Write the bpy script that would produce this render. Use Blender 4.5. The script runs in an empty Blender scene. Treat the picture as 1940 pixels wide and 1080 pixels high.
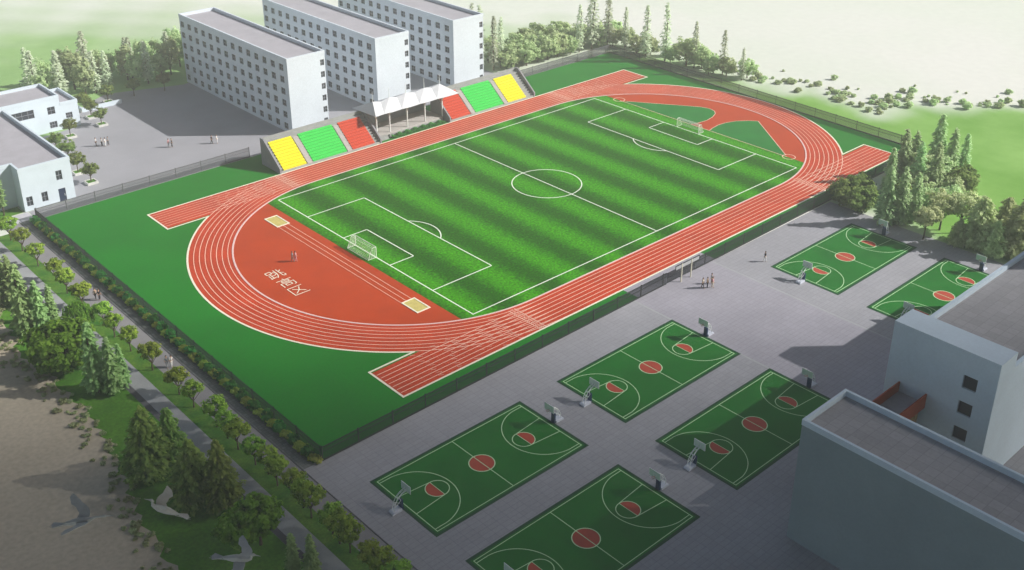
import bpy, math, random
import numpy as np
from mathutils import Vector, Matrix

R = math.radians
PI = math.pi
scene = bpy.context.scene
C = scene.collection

# ------------------------------------------------------------------ helpers
class MB:
    """collects faces and links them as ONE mesh object"""
    def __init__(s):
        s.v = []; s.f = []; s.m = []
    def face(s, pts, m=0):
        n = len(s.v); s.v += [tuple(p) for p in pts]; s.f.append(tuple(range(n, n + len(pts)))); s.m.append(m)
    def raw(s, v, f, m=0):
        n = len(s.v); s.v += [tuple(p) for p in v]; s.f += [tuple(i + n for i in q) for q in f]; s.m += [m] * len(f)
    def box(s, x0, y0, z0, x1, y1, z1, m=0, top=None):
        v = [(x0,y0,z0),(x1,y0,z0),(x1,y1,z0),(x0,y1,z0),(x0,y0,z1),(x1,y0,z1),(x1,y1,z1),(x0,y1,z1)]
        f = [(0,3,2,1),(4,5,6,7),(0,1,5,4),(1,2,6,5),(2,3,7,6),(3,0,4,7)]
        n = len(s.v); s.v += v; s.f += [tuple(i + n for i in q) for q in f]
        s.m += [m, m if top is None else top, m, m, m, m]
    def rect(s, x0, y0, x1, y1, z, m=0):
        s.face([(x0,y0,z),(x1,y0,z),(x1,y1,z),(x0,y1,z)], m)
    def line(s, a, b, w, z, m=0, ext=0.0):
        d = Vector((b[0]-a[0], b[1]-a[1])); L = d.length
        if L < 1e-6: return
        d /= L; n = Vector((-d.y, d.x)) * (w/2)
        ax, ay = a[0]-d.x*ext, a[1]-d.y*ext; bx, by = b[0]+d.x*ext, b[1]+d.y*ext
        s.face([(ax-n.x,ay-n.y,z),(bx-n.x,by-n.y,z),(bx+n.x,by+n.y,z),(ax+n.x,ay+n.y,z)], m)
    def ring(s, cx, cy, r0, r1, a0, a1, z, m=0, n=64):
        full = abs(a1-a0) > 2*PI-1e-4
        k = n if full else n+1
        v = []
        for i in range(k):
            a = a0+(a1-a0)*i/n
            v += [(cx+r0*math.cos(a), cy+r0*math.sin(a), z), (cx+r1*math.cos(a), cy+r1*math.sin(a), z)]
        f = []
        for i in range(n):
            a, b = i*2, ((i+1) % k)*2
            f.append((a, a+1, b+1, b))
        s.raw(v, f, m)
    def disc(s, cx, cy, r, z, m=0, n=48, a0=0, a1=2*PI):
        k = n if a1-a0 > 2*PI-1e-4 else n+1
        s.face([(cx+r*math.cos(a0+(a1-a0)*i/n), cy+r*math.sin(a0+(a1-a0)*i/n), z) for i in range(k)], m)
    def prism(s, poly, a, b, axis=0, m=0):
        """polygon (p,q) extruded along axis: axis 0 -> poly in (y,z); 1 -> (x,z); 2 -> (x,y)"""
        def P(p, t):
            return (t,p[0],p[1]) if axis == 0 else ((p[0],t,p[1]) if axis == 1 else (p[0],p[1],t))
        n = len(poly)
        v = [P(p,a) for p in poly] + [P(p,b) for p in poly]
        f = [tuple(range(n-1,-1,-1)), tuple(range(n,2*n))] + [(i,(i+1)%n,n+(i+1)%n,n+i) for i in range(n)]
        s.raw(v, f, m)
    def tube(s, pts, rad, m=0, n=6, cap=True):
        pts = [Vector(p) for p in pts]
        if not hasattr(rad, '__len__'): rad = [rad]*len(pts)
        v = []; f = []
        up = Vector((0,0,1))
        prev = None
        for i, p in enumerate(pts):
            d = (pts[min(i+1,len(pts)-1)]-pts[max(i-1,0)]).normalized()
            if prev is None:
                a = d.cross(up if abs(d.z) < .9 else Vector((1,0,0))).normalized()
            else:
                a = (prev - d*prev.dot(d)).normalized()
            prev = a; b = d.cross(a)
            for k in range(n):
                t = 2*PI*k/n
                v.append(tuple(p + (a*math.cos(t)+b*math.sin(t))*rad[i]))
        for i in range(len(pts)-1):
            for k in range(n):
                f.append((i*n+k, i*n+(k+1)%n, (i+1)*n+(k+1)%n, (i+1)*n+k))
        if cap:
            f.append(tuple(range(n-1,-1,-1))); f.append(tuple((len(pts)-1)*n+k for k in range(n)))
        s.raw(v, f, m)
    def mesh(s, name, mats, off=(0,0,0), smooth=False):
        me = bpy.data.meshes.new(name)
        o = off
        me.from_pydata([(x-o[0],y-o[1],z-o[2]) for x,y,z in s.v], [], s.f)
        for mt in (mats if isinstance(mats,(list,tuple)) else [mats]): me.materials.append(mt)
        me.polygons.foreach_set('material_index', s.m)
        if smooth: me.polygons.foreach_set('use_smooth', [True]*len(s.f))
        me.update()
        return me
    def build(s, name, mats, parent=None, smooth=False):
        """vertices are in world coordinates; children are stored relative to their (unrotated) thing"""
        off = (0,0,0)
        p = parent
        while p is not None:
            off = tuple(a+b for a,b in zip(off, p.location)); p = p.parent
        return put(name, s.mesh(name, mats, off, smooth), parent)

def put(name, me, parent=None):
    o = bpy.data.objects.new(name, me); C.objects.link(o)
    if parent is not None: o.parent = parent
    return o
def tag(o, label=None, cat=None, group=None, kind=None):
    if label: o['label'] = label
    if cat: o['category'] = cat
    if group: o['group'] = group
    if kind: o['kind'] = kind
    return o
def thing(name, label, cat, loc=(0,0,0), rz=0.0, group=None):
    o = bpy.data.objects.new(name, None); C.objects.link(o)
    o.location = loc; o.rotation_euler = (0,0,rz); o.empty_display_size = .3
    return tag(o, label, cat, group)
def dup(root, loc, rz=0.0, scale=1.0, label=None, group=None):
    r = root.copy(); C.objects.link(r)
    r.location = loc; r.rotation_euler = (0,0,rz); r.scale = (scale,)*3 if not hasattr(scale,'__len__') else scale
    if label: r['label'] = label
    if group: r['group'] = group
    for ch in list(root.children):
        c = ch.copy(); C.objects.link(c); c.parent = r
        for g in list(ch.children):
            d = g.copy(); C.objects.link(d); d.parent = c
    return r
ORD = ('first second third fourth fifth sixth seventh eighth ninth tenth eleventh twelfth thirteenth fourteenth fifteenth sixteenth '
       'seventeenth eighteenth nineteenth twentieth twenty-first twenty-second twenty-third twenty-fourth twenty-fifth twenty-sixth '
       'twenty-seventh twenty-eighth twenty-ninth thirtieth thirty-first thirty-second thirty-third thirty-fourth thirty-fifth '
       'thirty-sixth thirty-seventh thirty-eighth thirty-ninth fortieth').split()

# ------------------------------------------------------------------ materials
def mat(name, col, rough=.85, var=0.0, scale=1.0, col2=None, bump=0.0, fine=0.0, fscale=20.0, spec=.3, metal=0.0, rnd=0.0):
    m = bpy.data.materials.new(name); m.use_nodes = True
    nt = m.node_tree; N = nt.nodes; L = nt.links
    b = N['Principled BSDF']
    b.inputs['Roughness'].default_value = rough
    b.inputs['Specular IOR Level'].default_value = spec
    b.inputs['Metallic'].default_value = metal
    c4 = (*col,1)
    b.inputs['Base Color'].default_value = c4
    src = None
    if var or col2 or fine:
        geo = N.new('ShaderNodeNewGeometry')
        no = N.new('ShaderNodeTexNoise'); no.inputs['Scale'].default_value = scale; no.inputs['Detail'].default_value = 5; no.inputs['Roughness'].default_value = .6
        L.new(geo.outputs['Position'], no.inputs['Vector'])
        ra = N.new('ShaderNodeValToRGB')
        lo = tuple(c*(1-var) for c in col); hi = tuple(min(1,c*(1+var)) for c in col) if col2 is None else col2
        if col2 is not None: lo = col
        ra.color_ramp.elements[0].position = .34; ra.color_ramp.elements[1].position = .66
        ra.color_ramp.elements[0].color = (*lo,1); ra.color_ramp.elements[1].color = (*hi,1)
        L.new(no.outputs['Fac'], ra.inputs['Fac'])
        src = ra.outputs['Color']
        if fine:
            n2 = N.new('ShaderNodeTexNoise'); n2.inputs['Scale'].default_value = fscale; n2.inputs['Detail'].default_value = 3
            L.new(geo.outputs['Position'], n2.inputs['Vector'])
            mr = N.new('ShaderNodeMapRange'); mr.inputs['From Min'].default_value = .3; mr.inputs['From Max'].default_value = .7
            mr.inputs['To Min'].default_value = 1-fine; mr.inputs['To Max'].default_value = 1+fine
            L.new(n2.outputs['Fac'], mr.inputs['Value'])
            mx = N.new('ShaderNodeVectorMath'); mx.operation = 'SCALE'
            L.new(src, mx.inputs[0]); L.new(mr.outputs['Result'], mx.inputs['Scale'])
            src = mx.outputs['Vector']
        L.new(src, b.inputs['Base Color'])
        if bump:
            bp = N.new('ShaderNodeBump'); bp.inputs['Strength'].default_value = bump; bp.inputs['Distance'].default_value = .05
            L.new(no.outputs['Fac'], bp.inputs['Height']); L.new(bp.outputs['Normal'], b.inputs['Normal'])
    return m

def tile_mat(name, col, mortar, tw, th, var=.12, big=.06, rough=.8, ang=0.0):
    """square paving: brick texture laid in world metres, with broad weathering"""
    m = bpy.data.materials.new(name); m.use_nodes = True
    nt = m.node_tree; N = nt.nodes; L = nt.links; b = N['Principled BSDF']
    b.inputs['Roughness'].default_value = rough; b.inputs['Specular IOR Level'].default_value = .25
    geo = N.new('ShaderNodeNewGeometry')
    mp = N.new('ShaderNodeMapping'); mp.inputs['Rotation'].default_value = (0,0,ang)
    L.new(geo.outputs['Position'], mp.inputs['Vector'])
    br = N.new('ShaderNodeTexBrick'); br.offset = 0; br.squash = 1
    br.inputs['Scale'].default_value = 1; br.inputs['Brick Width'].default_value = tw; br.inputs['Row Height'].default_value = th
    br.inputs['Mortar Size'].default_value = .03; br.inputs['Bias'].default_value = 0
    br.inputs['Color1'].default_value = (*[c*(1-var) for c in col],1); br.inputs['Color2'].default_value = (*[c*(1+var) for c in col],1)
    br.inputs['Mortar'].default_value = (*mortar,1)
    L.new(mp.outputs['Vector'], br.inputs['Vector'])
    no = N.new('ShaderNodeTexNoise'); no.inputs['Scale'].default_value = .12; no.inputs['Detail'].default_value = 6
    L.new(geo.outputs['Position'], no.inputs['Vector'])
    n2 = N.new('ShaderNodeTexNoise'); n2.inputs['Scale'].default_value = 2.3; n2.inputs['Detail'].default_value = 4
    L.new(geo.outputs['Position'], n2.inputs['Vector'])
    ad = N.new('ShaderNodeMath'); ad.operation = 'ADD'; L.new(no.outputs['Fac'], ad.inputs[0]); L.new(n2.outputs['Fac'], ad.inputs[1])
    mr = N.new('ShaderNodeMapRange'); mr.inputs['From Min'].default_value = .6; mr.inputs['From Max'].default_value = 1.4
    mr.inputs['To Min'].default_value = 1-big*2; mr.inputs['To Max'].default_value = 1+big*2
    L.new(ad.outputs['Value'], mr.inputs['Value'])
    mx = N.new('ShaderNodeVectorMath'); mx.operation = 'SCALE'
    L.new(br.outputs['Color'], mx.inputs[0]); L.new(mr.outputs['Result'], mx.inputs['Scale'])
    L.new(mx.outputs['Vector'], b.inputs['Base Color'])
    return m

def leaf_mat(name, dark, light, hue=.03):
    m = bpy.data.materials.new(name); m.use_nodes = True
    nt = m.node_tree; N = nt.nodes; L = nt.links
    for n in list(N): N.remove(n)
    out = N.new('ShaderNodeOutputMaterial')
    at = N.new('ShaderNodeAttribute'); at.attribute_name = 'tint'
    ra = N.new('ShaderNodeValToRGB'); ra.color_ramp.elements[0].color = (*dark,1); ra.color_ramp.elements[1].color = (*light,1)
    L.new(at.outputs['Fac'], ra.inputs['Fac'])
    oi = N.new('ShaderNodeObjectInfo')
    hs = N.new('ShaderNodeHueSaturation')
    m1 = N.new('ShaderNodeMapRange'); m1.inputs['To Min'].default_value = .5-hue; m1.inputs['To Max'].default_value = .5+hue*.5
    m2 = N.new('ShaderNodeMapRange'); m2.inputs['To Min'].default_value = .8; m2.inputs['To Max'].default_value = 1.2
    L.new(oi.outputs['Random'], m1.inputs['Value']); L.new(oi.outputs['Random'], m2.inputs['Value'])
    L.new(m1.outputs['Result'], hs.inputs['Hue']); L.new(m2.outputs['Result'], hs.inputs['Value'])
    L.new(ra.outputs['Color'], hs.inputs['Color'])
    d = N.new('ShaderNodeBsdfDiffuse'); t = N.new('ShaderNodeBsdfTranslucent'); mx = N.new('ShaderNodeMixShader'); mx.inputs['Fac'].default_value = .5
    L.new(hs.outputs['Color'], d.inputs['Color']); L.new(hs.outputs['Color'], t.inputs['Color'])
    L.new(d.outputs['BSDF'], mx.inputs[1]); L.new(t.outputs['BSDF'], mx.inputs[2]); L.new(mx.outputs['Shader'], out.inputs['Surface'])
    return m

def stripe_turf():
    m = bpy.data.materials.new('mown_turf'); m.use_nodes = True
    nt = m.node_tree; N = nt.nodes; L = nt.links; b = N['Principled BSDF']
    b.inputs['Roughness'].default_value = .95; b.inputs['Specular IOR Level'].default_value = .1
    geo = N.new('ShaderNodeNewGeometry'); sx = N.new('ShaderNodeSeparateXYZ'); L.new(geo.outputs['Position'], sx.inputs['Vector'])
    nw = N.new('ShaderNodeTexNoise'); nw.inputs['Scale'].default_value = .7; nw.inputs['Detail'].default_value = 6; nw.inputs['Roughness'].default_value = .7
    L.new(geo.outputs['Position'], nw.inputs['Vector'])
    def mth(op, a, c):
        n = N.new('ShaderNodeMath'); n.operation = op
        for i, q in enumerate((a, c)):
            if q is None: continue
            if isinstance(q, (int, float)): n.inputs[i].default_value = q
            else: L.new(q, n.inputs[i])
        return n.outputs[0]
    wob = mth('MULTIPLY', mth('SUBTRACT', nw.outputs['Fac'], .5), 5.0)
    x = mth('ADD', sx.outputs['X'], wob)
    s = mth('SINE', mth('MULTIPLY', mth('ADD', x, STRIPE_OFF), 2*PI/STRIPE_P), None)
    n2 = N.new('ShaderNodeTexNoise'); n2.inputs['Scale'].default_value = 1.6; n2.inputs['Detail'].default_value = 6; n2.inputs['Roughness'].default_value = .75
    L.new(geo.outputs['Position'], n2.inputs['Vector'])
    f = mth('ADD', mth('MULTIPLY', s, .20), mth('MULTIPLY', n2.outputs['Fac'], 1.05))
    ra = N.new('ShaderNodeValToRGB'); L.new(f, ra.inputs['Fac'])
    e = ra.color_ramp.elements
    e[0].position = .05; e[0].color = (.008,.06,.001,1)
    e[1].position = 1.0; e[1].color = (.075,.38,.002,1)
    k = e.new(.38); k.color = (.016,.105,.001,1)
    k = e.new(.62); k.color = (.034,.22,.001,1)
    n3 = N.new('ShaderNodeTexNoise'); n3.inputs['Scale'].default_value = 2.6; n3.inputs['Detail'].default_value = 4
    L.new(geo.outputs['Position'], n3.inputs['Vector'])
    mr = N.new('ShaderNodeMapRange'); mr.inputs['From Min'].default_value = .3; mr.inputs['From Max'].default_value = .7; mr.inputs['To Min'].default_value = .4; mr.inputs['To Max'].default_value = 1.6
    L.new(n3.outputs['Fac'], mr.inputs['Value'])
    mx = N.new('ShaderNodeVectorMath'); mx.operation = 'SCALE'; L.new(ra.outputs['Color'], mx.inputs[0]); L.new(mr.outputs['Result'], mx.inputs['Scale'])
    L.new(mx.outputs['Vector'], b.inputs['Base Color'])
    return m
STRIPE_P, STRIPE_OFF = 10.6, 30.5 - 10.6*.25

M = {}
M['terrain']  = mat('haze_pale_ground', (.58,.63,.54), .95, scale=.010, col2=(.65,.655,.61), fine=.03, fscale=.4)  # distant haze put into the pale ground colour
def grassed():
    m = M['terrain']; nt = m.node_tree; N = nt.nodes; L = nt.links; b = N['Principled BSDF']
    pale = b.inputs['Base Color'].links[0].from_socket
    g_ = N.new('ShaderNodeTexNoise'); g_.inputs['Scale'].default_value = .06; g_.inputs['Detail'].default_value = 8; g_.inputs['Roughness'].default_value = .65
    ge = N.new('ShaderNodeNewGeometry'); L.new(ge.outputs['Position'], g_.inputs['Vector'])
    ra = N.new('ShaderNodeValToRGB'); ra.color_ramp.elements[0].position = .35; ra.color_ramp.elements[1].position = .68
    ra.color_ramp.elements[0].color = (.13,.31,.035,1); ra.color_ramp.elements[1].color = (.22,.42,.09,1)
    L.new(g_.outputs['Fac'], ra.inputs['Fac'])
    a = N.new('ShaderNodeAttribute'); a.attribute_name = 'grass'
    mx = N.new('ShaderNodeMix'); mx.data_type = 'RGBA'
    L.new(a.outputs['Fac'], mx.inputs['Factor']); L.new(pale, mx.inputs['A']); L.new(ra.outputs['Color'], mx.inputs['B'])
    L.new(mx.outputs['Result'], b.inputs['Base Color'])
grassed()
M['meadow']   = mat('meadow', (.13,.27,.045), .95, scale=.05, col2=(.20,.36,.09), fine=.15, fscale=1.2)
M['farmeadow']= mat('far_meadow', (.46,.58,.32), .95, scale=.03, col2=(.64,.70,.52), fine=.1, fscale=.6)  # meadow green paled, with haze in the colour
M['lawn']     = mat('lawn', (.045,.15,.008), .95, scale=.15, col2=(.085,.22,.014), fine=.25, fscale=2.2)
M['verge']    = mat('verge_grass', (.03,.13,.010), .95, scale=.4, col2=(.10,.20,.020), fine=.3, fscale=3)
M['earth']    = mat('bare_earth', (.36,.31,.23), .95, scale=.03, col2=(.44,.385,.30), fine=.12, fscale=1.5)
M['turf']     = mat('synthetic_turf', (.002,.16,.004), .9, var=.10, scale=.06, fine=.10, fscale=2.5)
M['infield']  = mat('infield_turf', (.008,.165,.018), .9, var=.08, scale=.2, fine=.06, fscale=6)
M['red']      = mat('tartan_red', (.46,.042,.007), .85, var=.12, scale=.13, fine=.2, fscale=4)
M['zone']     = mat('zone_red', (.42,.042,.001), .85, var=.08, scale=.12, fine=.06, fscale=6)
M['mown']     = stripe_turf()
M['cream']    = mat('cream_paint', (.78,.74,.58), .7, var=.05, scale=1.5)
M['lane']     = mat('lane_paint', (.80,.52,.40), .7, var=.06, scale=1.2)
M['kerbpink'] = mat('kerb_pale', (.70,.50,.47), .6, var=.05, scale=1.0)
M['white']    = mat('white_paint', (.78,.82,.72), .7, var=.06, scale=1.2)
M['sand']     = mat('pit_sand', (.52,.44,.14), .95, var=.12, scale=1.5, fine=.1)
M['court']    = mat('court_green', (.002,.135,.006), .75, var=.12, scale=.15, fine=.05, fscale=5)
M['courtedge']= mat('court_edge_green', (.010,.062,.022), .8, var=.12, scale=.4)
M['courtred'] = mat('court_red', (.40,.058,.030), .75, var=.08, scale=.7)
M['courtline']= mat('court_line', (.50,.72,.42), .7, var=.08, scale=1.0)
M['pave']     = tile_mat('plaza_paving', (.30,.30,.325), (.225,.225,.25), 1.6, .8, var=.035)
M['pave2']    = tile_mat('entrance_paving', (.305,.295,.335), (.23,.22,.255), 1.6, .8, var=.035)
M['paveN']    = mat('yard_paving', (.30,.30,.325), .85, var=.06, scale=.1, fine=.05, fscale=3)
M['kerbline'] = mat('kerb_stone', (.34,.35,.36), .8, var=.08, scale=.8)
M['road']     = mat('concrete_road', (.235,.228,.235), .85, var=.08, scale=.25, fine=.07, fscale=5)
M['sidewalk'] = tile_mat('sidewalk_tiles', (.155,.165,.16), (.085,.09,.09), .55, .55, var=.18)
M['path']     = mat('pale_path', (.30,.31,.32), .85, var=.1, scale=.3, fine=.07, fscale=5)
M['crosspath']= mat('cross_path', (.46,.46,.50), .85, var=.06, scale=.3)
M['pathedge'] = mat('path_edge', (.09,.09,.10), .9, var=.15, scale=.5)
M['wall']     = mat('white_wall', (.57,.65,.71), .8, var=.035, scale=.25, fine=.02, fscale=3)
M['wallgrey'] = mat('grey_wall', (.25,.32,.34), .8, var=.05, scale=.2, fine=.03, fscale=2.5)
M['tower']    = mat('pale_blue_wall', (.58,.69,.78), .8, var=.04, scale=.2, fine=.03, fscale=2.5)
M['dorm']     = mat('dorm_wall', (.60,.66,.72), .8, var=.035, scale=.2, fine=.05, fscale=3)
M['roof']     = mat('roof_screed', (.36,.35,.38), .9, var=.07, scale=.25, fine=.05, fscale=3)
M['rooftile'] = tile_mat('roof_tiles', (.34,.335,.35), (.25,.245,.26), 1.5, 1.5, var=.07)
M['glass']    = mat('dark_glass', (.035,.042,.055), .25, spec=.5)
M['frame']    = mat('window_frame', (.30,.32,.36), .5)
M['door']     = mat('blue_door', (.02,.032,.075), .4)
M['concrete'] = mat('concrete', (.30,.31,.30), .9, var=.1, scale=.6, fine=.06, fscale=4)
M['concdark'] = mat('concrete_dark', (.23,.235,.25), .9, var=.12, scale=.4)
M['pavil']    = mat('podium_stone', (.42,.40,.38), .85, var=.06, scale=.6)
M['yellow']   = mat('yellow_seat', (.80,.74,.015), .5, var=.04, scale=2)
M['green']    = mat('green_seat', (.055,.62,.10), .5, var=.04, scale=2)
M['redseat']  = mat('red_seat', (.60,.075,.035), .5, var=.05, scale=2)
M['membrane'] = mat('white_membrane', (.60,.61,.63), .6, var=.05, scale=.8)
M['steel']    = mat('white_steel', (.74,.77,.76), .5, spec=.4)
M['fence']    = mat('grey_fence_steel', (.030,.034,.036), .55)
M['fencelight']=mat('hazed_fence_steel', (.13,.13,.145), .55)  # same fence steel lightened, haze put into the colour
M['hoopbase'] = mat('hoop_base', (.55,.58,.66), .6)
M['pad']      = mat('navy_pad', (.015,.04,.10), .6)
M['boardglass']=mat('board_glass', (.55,.70,.58), .3, spec=.5)
M['rim']      = mat('hoop_rim', (.55,.10,.03), .5)
M['bark']     = mat('bark', (.085,.065,.045), .95, var=.25, scale=4)
M['barkpale'] = mat('pale_bark', (.20,.19,.16), .95, var=.2, scale=4)
M['bridge']   = mat('orange_red_panel', (.42,.075,.028), .7, var=.08, scale=.6)
M['beige']    = mat('beige_render', (.40,.27,.14), .8, var=.08, scale=.6)
M['planter']  = mat('planter_stone', (.55,.55,.52), .8, var=.06, scale=1.5)
M['leaf_av']  = leaf_mat('avenue_leaves', (.12,.29,.03), (.42,.60,.09))
M['leaf_plz'] = leaf_mat('plaza_leaves', (.08,.15,.035), (.32,.42,.12))
M['leaf_con'] = leaf_mat('conifer_needles', (.20,.36,.12), (.48,.68,.30))
M['leaf_ced'] = leaf_mat('cedar_needles', (.07,.17,.045), (.36,.52,.13))
M['leaf_blu'] = leaf_mat('spruce_needles', (.34,.54,.27), (.64,.82,.48))  # needles paled as if hazy, in the colour itself
M['leaf_rnd'] = leaf_mat('broad_leaves', (.05,.15,.02), (.25,.46,.06))
M['leaf_bu2'] = leaf_mat('thicket_leaves', (.10,.20,.05), (.36,.52,.17))
M['leaf_wil'] = leaf_mat('willow_leaves', (.08,.22,.02), (.22,.50,.08))
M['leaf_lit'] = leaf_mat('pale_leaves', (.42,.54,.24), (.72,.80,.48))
M['leaf_far'] = leaf_mat('far_leaves', (.34,.48,.22), (.64,.76,.44))  # far foliage paled: haze put into the leaf colour
M['leaf_sp']  = leaf_mat('spire_leaves', (.50,.60,.42), (.74,.80,.64))  # leaf colour faded to imitate distance haze
M['leaf_hg']  = leaf_mat('hedge_leaves', (.03,.20,.04), (.12,.46,.10), .02)
M['leaf_yel'] = leaf_mat('gold_leaves', (.24,.38,.05), (.62,.72,.18))
M['leaf_bsh'] = leaf_mat('bush_leaves', (.42,.58,.28), (.66,.78,.48))  # paled leaf colour stands in for mist on far shrubs
M['leaf_ear'] = leaf_mat('border_leaves', (.26,.34,.15), (.52,.58,.32))

# ------------------------------------------------------------------ ground
def sheet(name, mats, polys, z, parent=None, kind='structure'):
    b = MB()
    for p in polys:
        if len(p) == 4 and not hasattr(p[0], '__len__'): b.rect(p[0],p[1],p[2],p[3],z)
        else: b.face([(x,y,z) for x,y in p])
    o = b.build(name, mats, parent)
    if parent is None: tag(o, kind=kind)
    return o
rng = random.Random(7)
def ragged(pts, amp, step, seed):
    """polyline with an uneven edge"""
    r = random.Random(seed); out = []
    for (x0,y0),(x1,y1) in zip(pts[:-1], pts[1:]):
        L = math.hypot(x1-x0, y1-y0); n = max(1, int(L/step))
        nx, ny = -(y1-y0)/L, (x1-x0)/L
        for i in range(n):
            t = i/n; d = r.uniform(-amp, amp)
            out.append((x0+(x1-x0)*t+nx*d, y0+(y1-y0)*t+ny*d))
    out.append(pts[-1])
    return out

edge = ragged([(86,70),(90,40),(91,18),(93,6),(95,-6),(90,-13),(96,-20),(93,-26),(104,-22),(110,-31),(117,-40),(126,-48),(140,-60)], 2.6, 2.6, 3)
near_meadow = [(78,70)] + edge + [(190,-90),(190,-170),(30,-170),(37,-46),(70,-46)]
far_meadow = [(-62,60),(-120,60),(-150,110),(-110,190),(-40,235),(10,190),(55,150),(78,118),(98,92),(92,72),(86,56),(-30,60)]
def signed(poly, P):
    """distance to the outline, positive inside"""
    d = np.full(len(P), 1e9); ins = np.zeros(len(P), bool)
    for (x0,y0),(x1,y1) in zip(poly, poly[1:]+poly[:1]):
        e = np.array([x1-x0,y1-y0]); w_ = P-np.array([x0,y0])
        t = np.clip((w_@e)/max(e@e,1e-9),0,1)
        d = np.minimum(d, np.linalg.norm(w_-t[:,None]*e,axis=1))
        c = (y0 > P[:,1]) != (y1 > P[:,1])
        with np.errstate(divide='ignore', invalid='ignore'):
            ins ^= c & (P[:,0] < (x1-x0)*(P[:,1]-y0)/(y1-y0)+x0)
    return np.where(ins, d, -d)
gx = np.concatenate([[-900,-500,-300],np.arange(-200,260,2.5),[320,500,900]]); gy = np.concatenate([[-900,-500,-300],np.arange(-200,300,2.5),[400,600,900]])
GX, GY = np.meshgrid(gx, gy, indexing='ij'); GP = np.stack([GX.ravel(),GY.ravel()],1)
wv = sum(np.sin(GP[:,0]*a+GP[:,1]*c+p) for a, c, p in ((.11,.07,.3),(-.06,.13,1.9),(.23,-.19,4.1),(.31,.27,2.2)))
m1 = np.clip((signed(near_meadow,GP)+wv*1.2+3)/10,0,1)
m2 = np.clip((signed(far_meadow,GP)+wv*4+10)/70,0,.85)  # far grass fades into the haze-pale ground colour
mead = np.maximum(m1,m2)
nx_, ny_ = len(gx), len(gy)
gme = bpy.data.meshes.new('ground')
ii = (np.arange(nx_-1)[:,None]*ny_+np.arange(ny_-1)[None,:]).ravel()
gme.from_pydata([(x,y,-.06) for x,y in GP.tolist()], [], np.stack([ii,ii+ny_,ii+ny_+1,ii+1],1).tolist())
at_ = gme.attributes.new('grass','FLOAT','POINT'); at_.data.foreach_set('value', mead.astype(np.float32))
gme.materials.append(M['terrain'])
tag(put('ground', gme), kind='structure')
sheet('yard_ground', M['paveN'], [[(-88,54.5),(-88,60),(-79,60),(-79,98),(-60,101),(-57,112),(-46,119.5),(-27,113),(-14,118),(42,118),(42,62),(44,57),(40,54.5)]], -.02)
sheet('plaza_ground', M['pave'], [(-91.2,-140,37.4,-46.3)], -.02)
sheet('entrance_path', M['pave2'], [(-23.6,-97,-2.2,-46.3)], -.012)
b = MB(); b.rect(-24.0,-97,-23.6,-46.4,-.008); b.rect(-2.2,-97,-1.8,-46.4,-.008); b.build('entrance_path_lines', M['kerbline'])['kind'] = 'structure'
sheet('road', M['road'], [(-94.4,-140,-91.2,57)], -.02)
sheet('sidewalk', M['sidewalk'], [(-91.05,-46.9,-89.3,56.4)], -.012)
b = MB(); b.box(-91.2,-140,-.06,-91.05,56.4,.03); b.build('road_kerb', M['pathedge'])['kind'] = 'structure'
sheet('cross_road', M['crosspath'], [[(-120,51.5),(-88.2,56.4),(-88.2,60),(-95,59.5),(-120,56.5)]], -.008)
sheet('verge_ground', M['verge'], [(-97.0,-140,-94.4,52.5)], -.016)
sheet('planter_ground', M['verge'], [(-89.3,-46.6,-88.2,54.5)], -.010)
sheet('garden_path', M['path'], [(-99.6,-140,-97.0,50)], -.02)
sheet('garden_path_edge', M['pathedge'], [(-100.5,-140,-99.6,48)], -.022)
le = ragged([(-113.5,60),(-105.5,34),(-106,25),(-108.5,8),(-107,-8),(-107.5,-20),(-109,-30),(-111,-38),(-112.5,-52),(-114,-80),(-116,-140)], .8, 1.3, 9)
sheet('lawn', M['lawn'], [[(-100.5,-140),(-100.5,60)] + le], -.03)
le2 = [(x+.15,y) for x,y in le]
sheet('earth_ground', M['earth'], [[(-260,60)] + le2[::1] + [(-260,-140)]], -.04)
sheet('side_lawn', M['lawn'], [[(-120,57.5),(-95,60.2),(-88.8,60.5),(-88.8,64),(-100,64),(-100,100),(-120,100)]], -.03)

# sports ground: turf, track, pitch
RI, RO, CX = 34.15, 42.4, 36.2
SX0, SX1 = -70.6, 71.0
turf = sheet('turf_ground', M['turf'], [[(-87.9,-46.9),(77.4,-45.3),(80.4,56.6),(-87.9,55.2)]], .0)
sheet('gate_path', M['pave2'], [(-22.4,-46.6,-.8,-42.5)], .006)
zone = MB()
zone.rect(-50.2,-RI,-CX,RI,.006)
zone.disc(-CX,0,RI,.010,n=64,a0=PI/2,a1=1.5*PI)
zone.disc(CX,0,RI,.010,n=64,a0=-PI/2,a1=PI/2)
tag(zone.build('jump_zone_ground', M['zone']), kind='structure')
sheet('football_field', M['mown'], [[(-50.0,-RI),(51.3,-RI),(51.3,RI),(-50.0,RI)]], .014, kind='structure')
# two green sectors in the far half disc
def arc_pts(cx, cy, r, a0, a1, n=10): return [(cx+r*math.cos(R(a0+(a1-a0)*i/n)), cy+r*math.sin(R(a0+(a1-a0)*i/n))) for i in range(n+1)]
secA = [(52.0,24.2),(63.2,8.3)] + [(63.8,6.2),(63.3,4.2),(61.9,2.8),(59.5,1.8),(56.5,1.2),(53.0,1.6),(51.3,2.2)] + [(51.3,24.2)]
secB = [(51.3,-3.6),(53.2,-3.1),(56.0,-2.7),(58.5,-2.9),(61.5,-3.9),(64.0,-5.8),(65.6,-7.6),(52.0,-25.2),(51.3,-25.2)]
sheet('infield_ground', M['infield'], [secA, secB], .016)

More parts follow.
